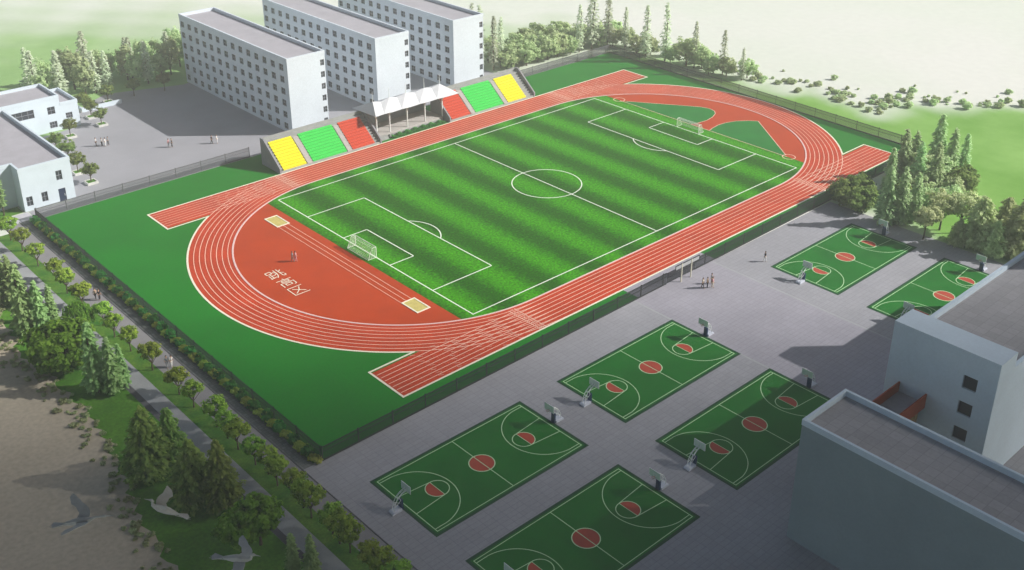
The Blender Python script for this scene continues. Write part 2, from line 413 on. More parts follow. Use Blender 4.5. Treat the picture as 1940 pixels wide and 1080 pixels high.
tr = MB()
for sgn in (1,-1):
    y0, y1 = sorted((sgn*RI, sgn*RO))
    tr.rect(SX0,y0,SX1,y1,.024)
tr.ring(-CX,0,RI,RO,PI/2,1.5*PI,.028,n=96)
tr.ring(CX,0,RI,RO,-PI/2,PI/2,.028,n=96)
track = thing('running_track', 'red eight-lane oval running track round the striped football field', 'running track', (0,0,0))
tr.build('track_surface', M['red'], track)
ln = MB(); cr = MB(); kb = MB()
LW = (RO-RI)/8; W = .13
zl = .034
for k in range(1,8):
    r = RI+k*LW
    for sgn in (1,-1): ln.rect(SX0+.2, sgn*r-W/2, SX1-.2, sgn*r+W/2, zl)
    ln.ring(-CX,0,r-W/2,r+W/2,PI/2,1.5*PI,zl+.002,n=96); ln.ring(CX,0,r-W/2,r+W/2,-PI/2,PI/2,zl+.002,n=96)
OW = .36
xs = math.sqrt(RO*RO-(RI-.5)**2)
for sgn in (1,-1):
    a, c = sorted((sgn*(RO-.1), sgn*(RO-.1+OW))); cr.rect(SX0-OW,a,SX1+OW,c,zl+.004)
    a, c = sorted((sgn*(RI-.62), sgn*(RI-.62+OW)))
    for x0, x1 in ((SX0-OW, -CX-xs-.15), (CX+xs+.15, SX1+OW)): cr.rect(x0,a,x1,c,zl+.004)
    y0, y1 = sorted((sgn*(RI-.62+OW), sgn*(RO-.1)))
    cr.rect(SX0-OW,y0,SX0,y1,zl+.004); cr.rect(SX1,y0,SX1+OW,y1,zl+.004)
    # red stub apron between the last lane line and the edge
    y0, y1 = sorted((sgn*(RI-.3), sgn*RI))
    tr2 = None
a1 = math.asin((RI-.4)/RO)
cr.ring(-CX,0,RO-.1,RO-.1+OW,PI-a1,PI+a1,zl+.006,n=90); cr.ring(CX,0,RO-.1,RO-.1+OW,-a1,a1,zl+.006,n=90)
ln.ring(-CX,0,RO-.16,RO-.02,PI/2,PI-a1,zl+.002,n=30); ln.ring(-CX,0,RO-.16,RO-.02,PI+a1,1.5*PI,zl+.002,n=30)
ln.ring(CX,0,RO-.16,RO-.02,a1,PI/2,zl+.002,n=30); ln.ring(CX,0,RO-.16,RO-.02,-PI/2,-a1,zl+.002,n=30)
# inner kerb
def kerb(r0, r1, z1):
    for sgn in (1,-1):
        y0, y1 = sorted((sgn*r0, sgn*r1)); kb.box(-CX,y0,.02,CX,y1,z1)
    for cx, a0 in ((-CX,PI/2),(CX,-PI/2)):
        n = 90
        for i in range(n):
            t0, t1 = a0+PI*i/n, a0+PI*(i+1)/n
            q = [(cx+r*math.cos(t), r*math.sin(t)) for r, t in ((r0,t0),(r1,t0),(r1,t1),(r0,t1))]
            v = [(x,y,.02) for x,y in q] + [(x,y,z1) for x,y in q]
            kb.raw(v, [(4,5,6,7),(0,1,5,4),(1,2,6,5),(2,3,7,6),(3,0,4,7)])
kerb(RI-.05, RI+.28, .07)
# start / finish lines with lane numbers
SEG = {'1':'bc','2':'abged','3':'abgcd','4':'fgbc','5':'afgcd','6':'afgedc','7':'abc','8':'abcdefg'}
def digit(ch, cx, cy, w, h, ang, bb, lw=.09, z=zl+.005):
    P = {'a':((-w,h),(w,h)),'b':((w,h),(w,0)),'c':((w,0),(w,-h)),'d':((-w,-h),(w,-h)),'e':((-w,0),(-w,-h)),'f':((-w,h),(-w,0)),'g':((-w,0),(w,0))}
    ca, sa = math.cos(ang), math.sin(ang)
    for sname in SEG[ch]:
        (x0,y0),(x1,y1) = P[sname]
        bb.line((cx+x0*ca-y0*sa, cy+x0*sa+y0*ca), (cx+x1*ca-y1*sa, cy+x1*sa+y1*ca), lw, z, ext=.03)
nm = MB()
DIG = []; SLN = []
def startline(x, sgn, ang, dx):
    for q in (0, dx):
        a, c = sorted((sgn*(RI+.3), sgn*RO)); sb = MB(); sb.rect(x+q-.06,a,x+q+.06,c,zl+.005); SLN.append(sb)
    for k in range(8):
        db = MB(); digit(str(k+1), x+dx*.5, sgn*(RI+(k+.5)*LW), .2, .32, ang, db); DIG.append(db)
startline(-42.3,-1,PI/2,1.3); startline(41.2,-1,PI/2,1.3); startline(-41.6,1,-PI/2,1.3); startline(41.5,1,-PI/2,1.3)
# staggered exchange-zone ticks
rr = random.Random(4)
for sgn, xa, xb in ((-1,-64,-45),(1,-58,-45),(-1,44,62),(1,44,60)):
    for k in range(8):
        for j in range(5):
            x = xa+(xb-xa)*(j+rr.random()*.7)/5
            y = sgn*(RI+(k+rr.uniform(.2,.8))*LW)
            dx = abs(x)-CX
            nm.line((x,y-.28*sgn),(x+.8,y+.12*sgn),.07,zl+.005)
ln.build('lane_line', M['lane'], track); cr.build('border_line', M['cream'], track); kb.build('kerb', M['kerbpink'], track)
for db in SLN: db.build('start_line', M['lane'], track)
tag(nm.build('exchange_mark', M['lane'], track), kind='stuff')
for db in DIG: db.build('lane_number', M['lane'], track)

# football lines
fl = MB(); w = .22; z = .022
hx, hy = 47.45, 31.15
def rectline(bb, x0,y0,x1,y1,w,z):
    bb.rect(x0-w/2,y0-w/2,x1+w/2,y0+w/2,z); bb.rect(x0-w/2,y1-w/2,x1+w/2,y1+w/2,z)
    bb.rect(x0-w/2,y0+w/2,x0+w/2,y1-w/2,z); bb.rect(x1-w/2,y0+w/2,x1+w/2,y1-w/2,z)
rectline(fl,-hx,-hy,hx,hy,w,z)
fl.rect(-w/2,-hy+w/2,w/2,hy-w/2,z)
fl.ring(0,0,7.54-w/2,7.54+w/2,0,2*PI,z+.003,n=72)
for s in (1,-1):
    for d, hw in ((13.87,20.15),(5.54,7.5)):
        x0, x1 = sorted((s*(hx-d), s*(hx-w/2)))
        fl.rect(x0,hw-w/2,x1,hw+w/2,z); fl.rect(x0,-hw-w/2,x1,-hw+w/2,z)
        xe = s*(hx-d); fl.rect(xe-w/2,-hw+w/2,xe+w/2,hw-w/2,z)
    c = s*(hx-9.3); r = 6.9
    a = math.acos((13.87-9.3)/r)
    base = PI if s > 0 else 0
    fl.ring(c,0,r-w/2,r+w/2,base-a,base+a,z+.003,n=30)
tag(fl.build('football_field_lines', M['white']), kind='structure')

# lines of the throwing sectors, circles, runways
il = MB(); z = .026
def poly(bb, pts, w, z):
    for a, c in zip(pts[:-1], pts[1:]): bb.line(a, c, w, z, ext=w*.3)
poly(il, secA[:9], .16, z); poly(il, secB[:8], .16, z)
il.line((51.3,25.6),(51.3,-26),.16,z)
il.ring(51.6,26.2,1.35,1.55,0,2*PI,z+.003,n=36); il.ring(51.6,-26.3,1.35,1.55,0,2*PI,z+.003,n=36)
for x in (-54.2,-53.1,-52.0): il.line((x,-19.9),(x,20.0),.1,z)
tag(il.build('jump_zone_lines', M['lane']), kind='structure')

# landing pits
def pit(x0,y0,x1,y1,label):
    t = thing('landing_pit', label, 'sand pit', ((x0+x1)/2,(y0+y1)/2,0), group='sand pits at the ends of the long jump runway')
    b = MB(); q = .28
    b.box(x0,y0,.0,x1,y0+q,.10); b.box(x0,y1-q,.0,x1,y1,.10); b.box(x0,y0+q,.0,x0+q,y1-q,.10); b.box(x1-q,y0+q,.0,x1,y1-q,.10)
    b.build('border', M['cream'], t)
    b = MB(); n = 6; r = random.Random(int(x0*9+y0))
    for i in range(n):
        for j in range(n):
            X = lambda a: x0+q+(x1-x0-2*q)*a/n
            Y = lambda a: y0+q+(y1-y0-2*q)*a/n
            b.face([(X(i),Y(j),.05),(X(i+1),Y(j),.05),(X(i+1),Y(j+1),.05),(X(i),Y(j+1),.05)])
    b.build('sand', M['sand'], t)
pit(-54.5,20.0,-51.6,25.0,'square sand pit with pale border near the far running straight')
pit(-54.3,-24.6,-51.4,-20.0,'square sand pit with pale border near the fence by the ball courts')

# painted characters: jump / high / zone, read down -y, each in a 3.1 m cell (u to +x, v to +y)
def glyph(strokes, cy, bb, cx=-64.9, s=3.1, w=.17, z=.030):
    n = 0
    for st in strokes:
        for a, c in zip(st[:-1], st[1:]):
            bb.line((cx+(a[0]-.5)*s, cy+(a[1]-.5)*s), (cx+(c[0]-.5)*s, cy+(c[1]-.5)*s), w, z+n*.0006, ext=w*.35); n += 1
tx = MB()
TIAO = [[(.06,.95),(.38,.95),(.38,.68),(.06,.68),(.06,.95)], [(.22,.68),(.22,.10)], [(.22,.42),(.40,.42)], [(.08,.50),(.08,.10)], [(.02,.08),(.42,.16)],
        [(.62,.98),(.61,.50),(.54,.22),(.42,.04)], [(.80,.98),(.80,.16),(.86,.06),(.98,.08),(.98,.26)],
        [(.46,.80),(.56,.66)], [(.44,.42),(.60,.56)], [(.97,.82),(.84,.68)], [(.84,.52),(.98,.40)]]
GAO = [[(.48,1.0),(.52,.90)], [(.04,.86),(.96,.86)], [(.28,.74),(.72,.74),(.72,.60),(.28,.60),(.28,.74)],
       [(.10,.02),(.10,.48),(.90,.48),(.90,.10),(.80,.04)], [(.32,.36),(.68,.36),(.68,.14),(.32,.14),(.32,.36)]]
QU = [[(.96,.94),(.06,.94),(.06,.04),(1.0,.04)], [(.72,.80),(.56,.48),(.24,.20)], [(.28,.74),(.56,.48),(.84,.22)]]
glyph(TIAO, 3.55, tx); glyph(GAO, -.35, tx); glyph(QU, -4.1, tx)
tag(tx.build('jump_zone_lettering', M['cream']), 'high jump zone written in cream Chinese characters on the red ground', 'lettering')

# ------------------------------------------------------------------ basketball courts
def court(x0, y0, label):
    LX, LY = 27.3, 14.3
    x1, y1 = x0+LX, y0+LY; cx, cy = x0+LX/2, y0+LY/2
    t = thing('basketball_court', label, 'basketball court', (cx,cy,0), group='green outdoor basketball courts')
    b = MB(); b.rect(x0,y0,x1,y1,.0); b.build('border', M['courtedge'], t)
    b = MB(); b.rect(x0+.42,y0+.42,x1-.42,y1-.42,.006); b.build('surface', M['court'], t)
    q = .75; w = .11; z = .018
    l = MB(); rectline(l,x0+q,y0+q,x1-q,y1-q,w,z)
    l.rect(cx-w/2,y0+q+w/2,cx+w/2,y1-q-w/2,z)
    l.ring(cx,cy,1.72,1.86,0,2*PI,z+.004,n=40)
    ac = MB(); ac.disc(cx,cy,1.72,.012); ac.build('painted_circle', M['courtred'], t)
    for s in (1,-1):
        bx = cx+s*(LX/2-q); fx = bx-s*5.1
        ac = MB(); ac.disc(fx,cy,1.55,.012,n=24,a0=-PI/2 if s > 0 else PI/2,a1=PI/2 if s > 0 else 1.5*PI); ac.build('painted_half_circle', M['courtred'], t)
        l.ring(fx,cy,1.55,1.67,0,2*PI,z+.004,n=36)
        l.line((bx,cy+2.1),(fx,cy+1.62),w,z+.002); l.line((bx,cy-2.1),(fx,cy-1.62),w,z+.002)
        l.line((fx,cy-1.55),(fx,cy+1.55),w*.8,z+.006)
        hc = bx-s*1.3; r = 5.95
        base = PI if s > 0 else 0
        l.ring(hc,cy,r-w/2,r+w/2,base-PI*.47,base+PI*.47,z+.002,n=44)
        for e in (1,-1):
            a = base+e*PI*.47
            l.line((hc+r*math.cos(a),cy+r*math.sin(a)),(bx,cy+r*math.sin(a)),w,z+.002)
    l.build('court_line', M['courtline'], t)
    return t
COURTS = [(-85.9,-69.2,'in sun, beside the fence, nearest the road'), (-51.0,-69.2,'between the fence and the half shaded court'),
          (4.3,-69.2,'beside the fence, nearest the conifers'), (-85.9,-89.0,'cut by the picture bottom, half in building shade'),
          (-51.0,-89.0,'mostly in building shade beside the flat roofed block'), (4.3,-89.0,'partly hidden behind the tiled roof')]
for x0, y0, s in COURTS: court(x0, y0, 'green basketball court ' + s)

def make_hoop():
    """stands at the origin, facing +x: the court edge is at x = 0"""
    t = thing('basketball_hoop', 'x', 'basketball hoop', (0,0,0), group='basketball hoops at the court ends')
    b = MB(); b.prism([(-2.0,.02),(-.15,.02),(-.15,.46),(-1.75,.40),(-2.0,.25)],-.62,.62,axis=1); b.build('base', M['hoopbase'], t)
    b = MB(); b.box(-.1,-.42,.05,.22,.42,2.0); b.build('post_pad', M['pad'], t)
    b = MB()
    for y in (-.28,.28):
        b.tube([(-1.55,y,.4),(-1.35,y,1.5),(-.75,y,2.6),(.1,y,3.2),(1.12,y*.9,3.55)], .075)
        b.tube([(-.15,y,1.9),(-.45,y,2.55),(.2,y*.9,3.05),(1.12,y*.8,3.2)], .055)
        b.tube([(-1.45,y,1.0),(-.15,y,1.9)], .045)
    for q in ((-1.3,1.6),(-.75,2.6),(.1,3.2)): b.tube([(q[0],-.28,q[1]),(q[0],.28,q[1])], .045)
    b.tube([(-1.2,0,1.9),(-.15,0,1.2)], .045)
    b.build('arm', M['steel'], t)
    b = MB(); b.box(1.15,-1.12,3.02,1.19,1.12,4.28); o = b.build('backboard', M['boardglass'], t)
    f = MB(); f.box(1.13,-1.2,2.94,1.21,1.2,3.02); f.box(1.13,-1.2,4.28,1.21,1.2,4.36); f.box(1.13,-1.2,3.02,1.21,-1.12,4.28); f.box(1.13,1.12,3.02,1.21,1.2,4.28)
    f.box(1.192,-.36,3.28,1.204,.36,3.34); f.box(1.192,-.36,3.76,1.204,.36,3.82); f.box(1.192,-.36,3.34,1.204,-.3,3.76); f.box(1.192,.3,3.34,1.204,.36,3.76)
    g = put('frame', f.mesh('frame', M['steel']), o)
    b = MB(); b.tube([(1.55+.28*math.cos(a),.28*math.sin(a),3.25) for a in [2*PI*i/16 for i in range(17)]], .028, cap=False); b.box(1.21,-.06,3.2,1.3,.06,3.28)
    rim = b.build('rim', M['rim'], t)
    b = MB()
    for i in range(10):
        a = 2*PI*i/10; a2 = a+.5
        b.tube([(1.55+.27*math.cos(a),.27*math.sin(a),3.23),(1.55+.15*math.cos(a2),.15*math.sin(a2),2.8)], .012, n=3)
        b.tube([(1.55+.27*math.cos(a2),.27*math.sin(a2),3.23),(1.55+.15*math.cos(a),.15*math.sin(a),2.8)], .012, n=3)
    put('net', b.mesh('net', M['steel']), rim)
    return t
hoop = make_hoop(); first = True
HN = ['sunny court nearest the road', 'court between fence and half shaded court', 'court nearest the conifers', 'court cut by the picture bottom',
      'shaded court beside the flat roofed block', 'court partly hidden behind the tiled roof']
for (x0, y0, s), nme in zip(COURTS, HN):
    for e, wh in ((0,'facing away from the road'), (1,'facing the road')):
        loc = (x0-.1, y0+7.2, 0) if e == 0 else (x0+27.4, y0+7.2, 0)
        lab = 'basketball hoop %s, on the %s' % (wh, nme)
        if first: hoop.location = loc; hoop.scale = (.8,)*3; hoop['label'] = lab; first = False
        else: dup(hoop, loc, PI*e, .8, lab)

# ------------------------------------------------------------------ football goals
def make_goal():
    t = thing('football_goal', 'x', 'football goal', (0,0,0), group='football goals')   # mouth at x=0, net towards -x
    b = MB(); h, y, r = 2.2, 3.35, .075
    b.tube([(0,-y,0),(0,-y,h),(0,y,h),(0,y,0)], r, n=6)
    for s in (-1,1): b.tube([(0,s*y,h),(-.9,s*y,h),(-1.9,s*y,.03)], .05); b.tube([(0,s*y,.05),(-1.9,s*y,.05)], .04)
    b.tube([(-1.9,-y,.05),(-1.9,y,.05)], .04); b.tube([(-.9,-y,h),(-.9,y,h)], .04)
    b.build('goal_frame', M['white'], t)
    b = MB(); q = .018
    for i in range(1,20):
        yy = -y+2*y*i/20
        b.tube([(0,yy,h),(-.9,yy,h),(-1.9,yy,.05)], q, n=3)
    for k in range(1,9):
        f = k/9
        x, zz = (-.9-1.0*f, h-(h-.05)*f)
        b.tube([(x,-y,zz),(x,y,zz)], q, n=3)
        for s in (-1,1): b.tube([(0,s*y,zz),(x,s*y,zz)], q, n=3)
    b.tube([(-.45,-y,h),(-.45,y,h)], q, n=3)
    for i in range(1,5):
        for s in (-1,1): b.tube([(-.38*i,s*y,.05),(-.38*i,s*y,h if i < 3 else h*.75/(i-2)**.5)], q, n=3)
    b.build('net', M['white'], t)
    return t
g = make_goal(); g.location = (-47.45,0,.02); g['label'] = 'white football goal with net beside the painted jump zone'
dup(g, (47.45,0,.02), PI, 1, 'white football goal with net beside the green throwing sectors')

# ------------------------------------------------------------------ fences
def fence(name, pts, label, gaps=(), h=2.35, m='fence', pitch=.17, post=6.0, bw=.024):
    (xa,ya),(xb,yb) = pts
    t = thing(name, label, 'fence', (xa,ya,0))
    L = math.hypot(xb-xa,yb-ya); ux, uy = (xb-xa)/L, (yb-ya)/L; nx, ny = -uy, ux
    def P(s, d, z): return (xa+ux*s+nx*d, ya+uy*s+ny*d, z)
    def bar(bb, s0, s1, d0, d1, z0, z1):
        v = [P(s0,d0,z0),P(s1,d0,z0),P(s1,d1,z0),P(s0,d1,z0),P(s0,d0,z1),P(s1,d0,z1),P(s1,d1,z1),P(s0,d1,z1)]
        bb.raw(v, [(0,3,2,1),(4,5,6,7),(0,1,5,4),(1,2,6,5),(2,3,7,6),(3,0,4,7)])
    b = MB()
    n = int(L/pitch)
    ing = lambda s: any(a < s < c for a, c in gaps)
    for i in range(n):
        s = (i+.5)*pitch
        if not ing(s): bar(b, s-bw, s+bw, -bw*.75, bw*.75, .06, h)
    cuts = [0] + [q for g_ in gaps for q in g_] + [L]
    for a, c in zip(cuts[::2], cuts[1::2]):
        for z0, z1 in ((.12,.2),(h*.62,h*.62+.07),(h-.2,h-.1)): bar(b, a, c, -.05, .05, z0, z1)
        bar(b, a, c, -.09, .09, -.05, .12)
    b.build('railing', M[m], t)
    for i in range(int(L/post)+1):
        s = min(i*post, L)
        if ing(s): continue
        b = MB(); bar(b, s-.07, s+.07, -.07, .07, 0, h+.12); b.build('post', M[m], t)
    return t
fence('metal_fence', ((-88.0,-47.0),(77.6,-45.4)), 'dark grey vertical bar fence between turf and basketball courts', gaps=((72.9,81.0),))
fence('metal_fence', ((-88.1,55.3),(-88.1,-46.9)), 'dark grey vertical bar fence beside the shrub bed and road', pitch=.17, bw=.024)
fence('metal_fence', ((-87.9,55.4),(-39.8,55.9)), 'grey vertical bar fence between turf and paved yard with people', m='fencelight', pitch=.2, bw=.042)
fence('metal_fence', ((36.9,56.3),(80.4,56.7)), 'grey vertical bar fence between turf and pale bushes beyond the yellow seats', m='fencelight', pitch=.2, bw=.042)
fence('metal_fence', ((80.5,56.6),(77.7,-45.3)), 'dark bar fence in front of the misty meadow', pitch=.15, bw=.03)
gt = thing('entrance_gate', 'tall entrance gate frame on two thin posts in the dark fence', 'gate', (-11,-47.2,0))
for x in (-12.4,-9.7):
    b = MB(); b.tube([(x,-47.5,0),(x,-47.5,3.7)], .12, n=8); b.build('post', M['cream'], gt)
b = MB()
for z0 in (2.75,3.62): b.box(-14.2,-47.56,z0,-7.5,-47.44,z0+.14)
for x in (-14.2,-12.4,-9.7,-7.6): b.box(x,-47.55,2.85,x+.1,-47.45,3.62)
b.build('header_frame', M['fence'], gt)
b = MB(); b.box(-14.1,-47.52,2.9,-7.6,-47.48,3.58); b.build('header_panel', M['kerbline'], gt)
for x0, x1 in ((-14.95,-11.0),(-10.9,-7.1)):
    b = MB()
    for i in range(20):
        x = x0+(x1-x0)*(i+.5)/20; b.box(x-.03,-46.3,.1,x+.03,-46.24,2.1)
    for z0 in (.1,1.1,2.05): b.box(x0,-46.32,z0,x1,-46.22,z0+.08)
    b.build('gate_leaf', M['fence'], gt)

# ------------------------------------------------------------------ grandstands, podium, canopy
Y0, Y1, ZT = 42.75, 50.0, 5.55
NR = 10
def stand(x0, x1, blocks, label):
    t = thing('grandstand', label, 'grandstand', ((x0+x1)/2,Y0,0), group='concrete grandstands beside the track')
    b = MB(); dy = (Y1-1.2-Y0)/NR; dz = (ZT-.7)/NR
    prof = [(Y0,.004)]
    for i in range(NR):
        prof += [(Y0+dy*i, .45+dz*i), (Y0+dy*(i+1), .45+dz*i)]
    prof += [(Y0+dy*NR, ZT-.1), (Y1,ZT-.1), (Y1,.004)]
    b.prism(prof, x0+.4, x1-.4, axis=0); b.build('terrace', M['concrete'], t)
    for xa in (x0, x1-.4):
        b = MB(); b.prism([(Y0-.15,.004),(Y0-.15,1.15),(Y1-1.1,ZT+.75),(Y1+.25,ZT+.75),(Y1+.25,.004)], xa, xa+.4, axis=0); b.build('side_wall', M['concdark'], t)
    b = MB(); b.box(x0+.4,Y1,.004,x1-.4,Y1+.25,ZT+.7); b.build('back_wall', M['concrete'], t)
    # stair flights in the aisles
    for (xa, xb, mk), (xc, xd, mk2) in zip(blocks[:-1], blocks[1:]):
        b = MB()
        for i in range(NR*2-1):
            zz = .45+dz*(i+1)/2
            b.box(xb+.2, Y0+dy*i/2+.02, .3+dz*(i//2), xc-.2, Y0+dy*(i+1)/2+.02+(dy*.5 if i%2==0 else 0), zz-.01*(i%2))
        b.build('aisle_stair', M['pavil'], t)
    for xa, xb, mk in blocks:
        for i in range(NR):
            b = MB(); y = Y0+dy*i; z = .45+dz*i
            n = int((xb-xa)/.52); p = (xb-xa)/n
            for k in range(n):
                xx = xa+p*k
                b.box(xx+.03,y+.10,z+.28,xx+p-.03,y+.52,z+.36); b.box(xx+.03,y+.50,z+.30,xx+p-.03,y+.56,z+.62)
            b.box(xa+.05,y+.2,z,xb-.05,y+.48,z+.28)
            o = b.build('seat_row', M[mk], t)
            o['label'] = {'yellow':'yellow seat row','green':'bright green seat row','redseat':'orange red seat row'}[mk]
    return t
stand(-40.0,-12.6,[(-38.9,-33.0,'yellow'),(-31.3,-22.2,'green'),(-20.6,-14.4,'redseat')],'grandstand with yellow, green and red seats casting shade on turf')
stand(8.0,36.9,[(8.9,14.9,'redseat'),(16.6,26.0,'green'),(27.6,33.9,'yellow')],'grandstand with red, green and yellow seats beyond the white canopy')

pd = thing('podium', 'pale stone ceremony podium between the two grandstands', 'podium', (-2.3,46,0))
b = MB(); b.box(-12.3,44.9,.004,7.7,52,1.0); b.build('platform', M['pavil'], pd)
b = MB()
for i in range(4): b.box(-11.9,43.7+.3*i,.004,-9.6,44.0+.3*i,.22*(i+1))
b.build('steps', M['concrete'], pd)
b = MB(); b.box(-12.3,52,.004,7.7,52.3,5.2); b.build('back_wall', M['concdark'], pd)
b = MB(); b.box(-8.9,44.5,.004,7.2,44.9,.7); b.build('front_wall', M['concrete'], pd)
PK = (-11.4,-6.6,-1.7,3.9,8.7); FX = (-13.2,-8.2,-3.0,2.4,7.8)
cn = thing('canopy', 'white tensile canopy with five low peaks over the podium', 'canopy', (-1,47,0))
F, K, Y, ZP, ZM = 43.7, 47.3, 52.4, 8.75, 8.2
top = []
rp = []; fp = []; bp = []
for i in range(5):
    rp.append((PK[i],K,ZP)); fp.append((FX[i],F,6.45)); bp.append((PK[i]+.6,Y,6.5))
    if i < 4:
        rp.append(((PK[i]+PK[i+1])/2,K+.2,ZM)); fp.append(((FX[i]+FX[i+1])/2,F+.12,6.5)); bp.append(((PK[i]+PK[i+1])/2+.6,Y,6.45))
tri = lambda a, c, d: top.append((a,c,d))
for i in range(len(rp)-1):
    if i % 2 == 0:
        tri(fp[i],fp[i+1],rp[i]); tri(fp[i+1],rp[i+1],rp[i]); tri(bp[i],rp[i],bp[i+1]); tri(bp[i+1],rp[i],rp[i+1])
    else:
        tri(fp[i],fp[i+1],rp[i+1]); tri(fp[i],rp[i+1],rp[i]); tri(bp[i],rp[i+1],bp[i+1]); tri(bp[i],rp[i],rp[i+1])
lb = (-13.8,Y,6.45); rf = (12.0,F+.05,6.45); rb = (12.5,Y,6.45)
tri(rp[0],lb,fp[0]); tri(rp[0],bp[0],lb)
tri(rp[-1],fp[-1],rf); tri(rp[-1],rf,rb); tri(rp[-1],rb,bp[-1])
b = MB()
for t3 in top: b.face(t3)
for t3 in top: b.face([(x,y,zz-.05) for x,y,zz in reversed(t3)])
b.build('membrane', M['membrane'], cn)
for x, xk in zip(FX, PK):
    xc = max(x,-12.0)
    b = MB(); b.tube([(xc,45.3,1.0),(xc,45.3,7.05)], .17, n=8); b.build('column', M['steel'], cn)
    b = MB(); b.tube([(xk,K,8.6),(xk,K,11.2)], [.09,.04], n=6); b.build('mast', M['steel'], cn)
    b = MB(); b.tube([(xc,45.3,4.6),(xc+.5,46.2,6.4),(xk,K,8.5)], .08, n=6); b.tube([(xc,45.3,5.4),(x,44.2,6.4)], .07, n=6); b.build('brace', M['steel'], cn)

# ------------------------------------------------------------------ buildings
def facade(bb, O, u, n, W, H, ops, dep=.22, m=0):
    """wall rectangle with real openings: O lower corner, u horizontal, n outward; ops (u0,v0,u1,v1)"""
    us = sorted({0,W} | {q for o in ops for q in (o[0],o[2])}); vs = sorted({0,H} | {q for o in ops for q in (o[1],o[3])})
    P = lambda a, v, d=0: (O[0]+u[0]*a-n[0]*d, O[1]+u[1]*a-n[1]*d, O[2]+v)
    for a, c in zip(us[:-1], us[1:]):
        for e, g_ in zip(vs[:-1], vs[1:]):
            mu, mv = (a+c)/2, (e+g_)/2
            if any(o[0] < mu < o[2] and o[1] < mv < o[3] for o in ops): continue
            bb.face([P(a,e),P(c,e),P(c,g_),P(a,g_)], m)
    for o in ops:
        for (a0,v0),(a1,v1) in (((o[0],o[1]),(o[2],o[1])),((o[2],o[1]),(o[2],o[3])),((o[2],o[3]),(o[0],o[3])),((o[0],o[3]),(o[0],o[1]))):
            bb.face([P(a0,v0),P(a1,v1),P(a1,v1,dep),P(a0,v0,dep)], m)
WINCACHE = {}
def window_mesh(w, h, nx, ny):
    key = (round(w,3),round(h,3),nx,ny)
    if key not in WINCACHE:
        b = MB(); f = .07
        b.face([(-w/2,.06,0),(w/2,.06,0),(w/2,.06,h),(-w/2,.06,h)], 1)
        for x0, x1 in [(-w/2,-w/2+f),(w/2-f,w/2)] + [(-w/2+w*i/nx-f/2,-w/2+w*i/nx+f/2) for i in range(1,nx)]: b.box(x0,-.02,0,x1,.05,h)
        for z0, z1 in [(0,f),(h-f,h)] + [(h*i/ny-f/2,h*i/ny+f/2) for i in range(1,ny)]: b.box(-w/2+f,-.016,z0,w/2-f,.046,z1)
        WINCACHE[key] = b.mesh('window', [M['frame'],M['glass']])
    return WINCACHE[key]
def window(parent, x, y, z, w, h, face, nx=2, ny=2, dep=.2, name='window'):
    """face '-y' or '-x'; x,y on the wall plane, z sill"""
    o = put(name, window_mesh(w,h,nx,ny), parent)
    if face == '-y': loc = (x,y+dep-.06,z); o.rotation_euler = (0,0,0)
    else: loc = (x+dep-.06,y,z); o.rotation_euler = (0,0,-PI/2)
    o.location = tuple(a-b_ for a, b_ in zip(loc, parent.location))
    return o
def parapet(bb, x0,y0,x1,y1,z0,z1,t=.35,m=0):
    bb.box(x0,y0,z0,x1,y0+t,z1,m); bb.box(x0,y1-t,z0,x1,y1,z1,m); bb.box(x0,y0+t,z0,x0+t,y1-t,z1,m); bb.box(x1-t,y0+t,z0,x1,y1-t,z1,m)

def dorm(x0, label):
    y0, y1, H = 61.2, 114.6, 18.0; x1 = x0+10.35
    t = thing('dormitory_building', label, 'building', ((x0+x1)/2,(y0+y1)/2,0), group='six-storey dormitory blocks')
    b = MB()
    ops = []; nC = 14; st_ = (y1-y0-3.4)/(nC-1); wins = []
    for c in range(nC):
        for r in range(6):
            yy = y0+1.7+1.0+st_*c*.985; zz = .75+2.93*r
            ops.append((y1-yy-.92, zz, y1-yy+.92, zz+1.62)); wins.append((yy,zz))
    facade(b, (x0,y1,0), (0,-1), (-1,0), y1-y0, H, ops)
    e = []; ew = []
    for r in range(6):
        zz = .5+2.95*r
        e.append((x1-x0-1.35,zz,x1-x0-.25,zz+1.5)); ew.append((x1-.8,zz))
    facade(b, (x0,y0,0), (1,0), (0,-1), x1-x0, H, e)
    b.face([(x1,y0,0),(x1,y1,0),(x1,y1,H),(x1,y0,H)]); b.face([(x1,y1,0),(x0,y1,0),(x0,y1,H),(x1,y1,H)])
    b.build('wall', M['dorm'], t)
    b = MB(); parapet(b,x0-.06,y0-.06,x1+.06,y1+.06,H,18.85,.4); b.build('parapet', M['dorm'], t)
    b = MB(); b.rect(x0+.34,y0+.34,x1-.34,y1-.34,H+.05); b.build('roof', M['roof'], t)
    for yy, zz in wins: window(t, x0, yy, zz, 1.84, 1.62, '-x')
    for xx, zz in ew: window(t, xx, y0, zz, 1.1, 1.5, '-y')
    return t
dorm(-25.2,'grey six-storey dormitory block beside the large paved yard')
dorm(-.1,'grey six-storey dormitory block standing between two similar blocks')
dorm(24.8,'grey six-storey dormitory block nearest the misty trees')

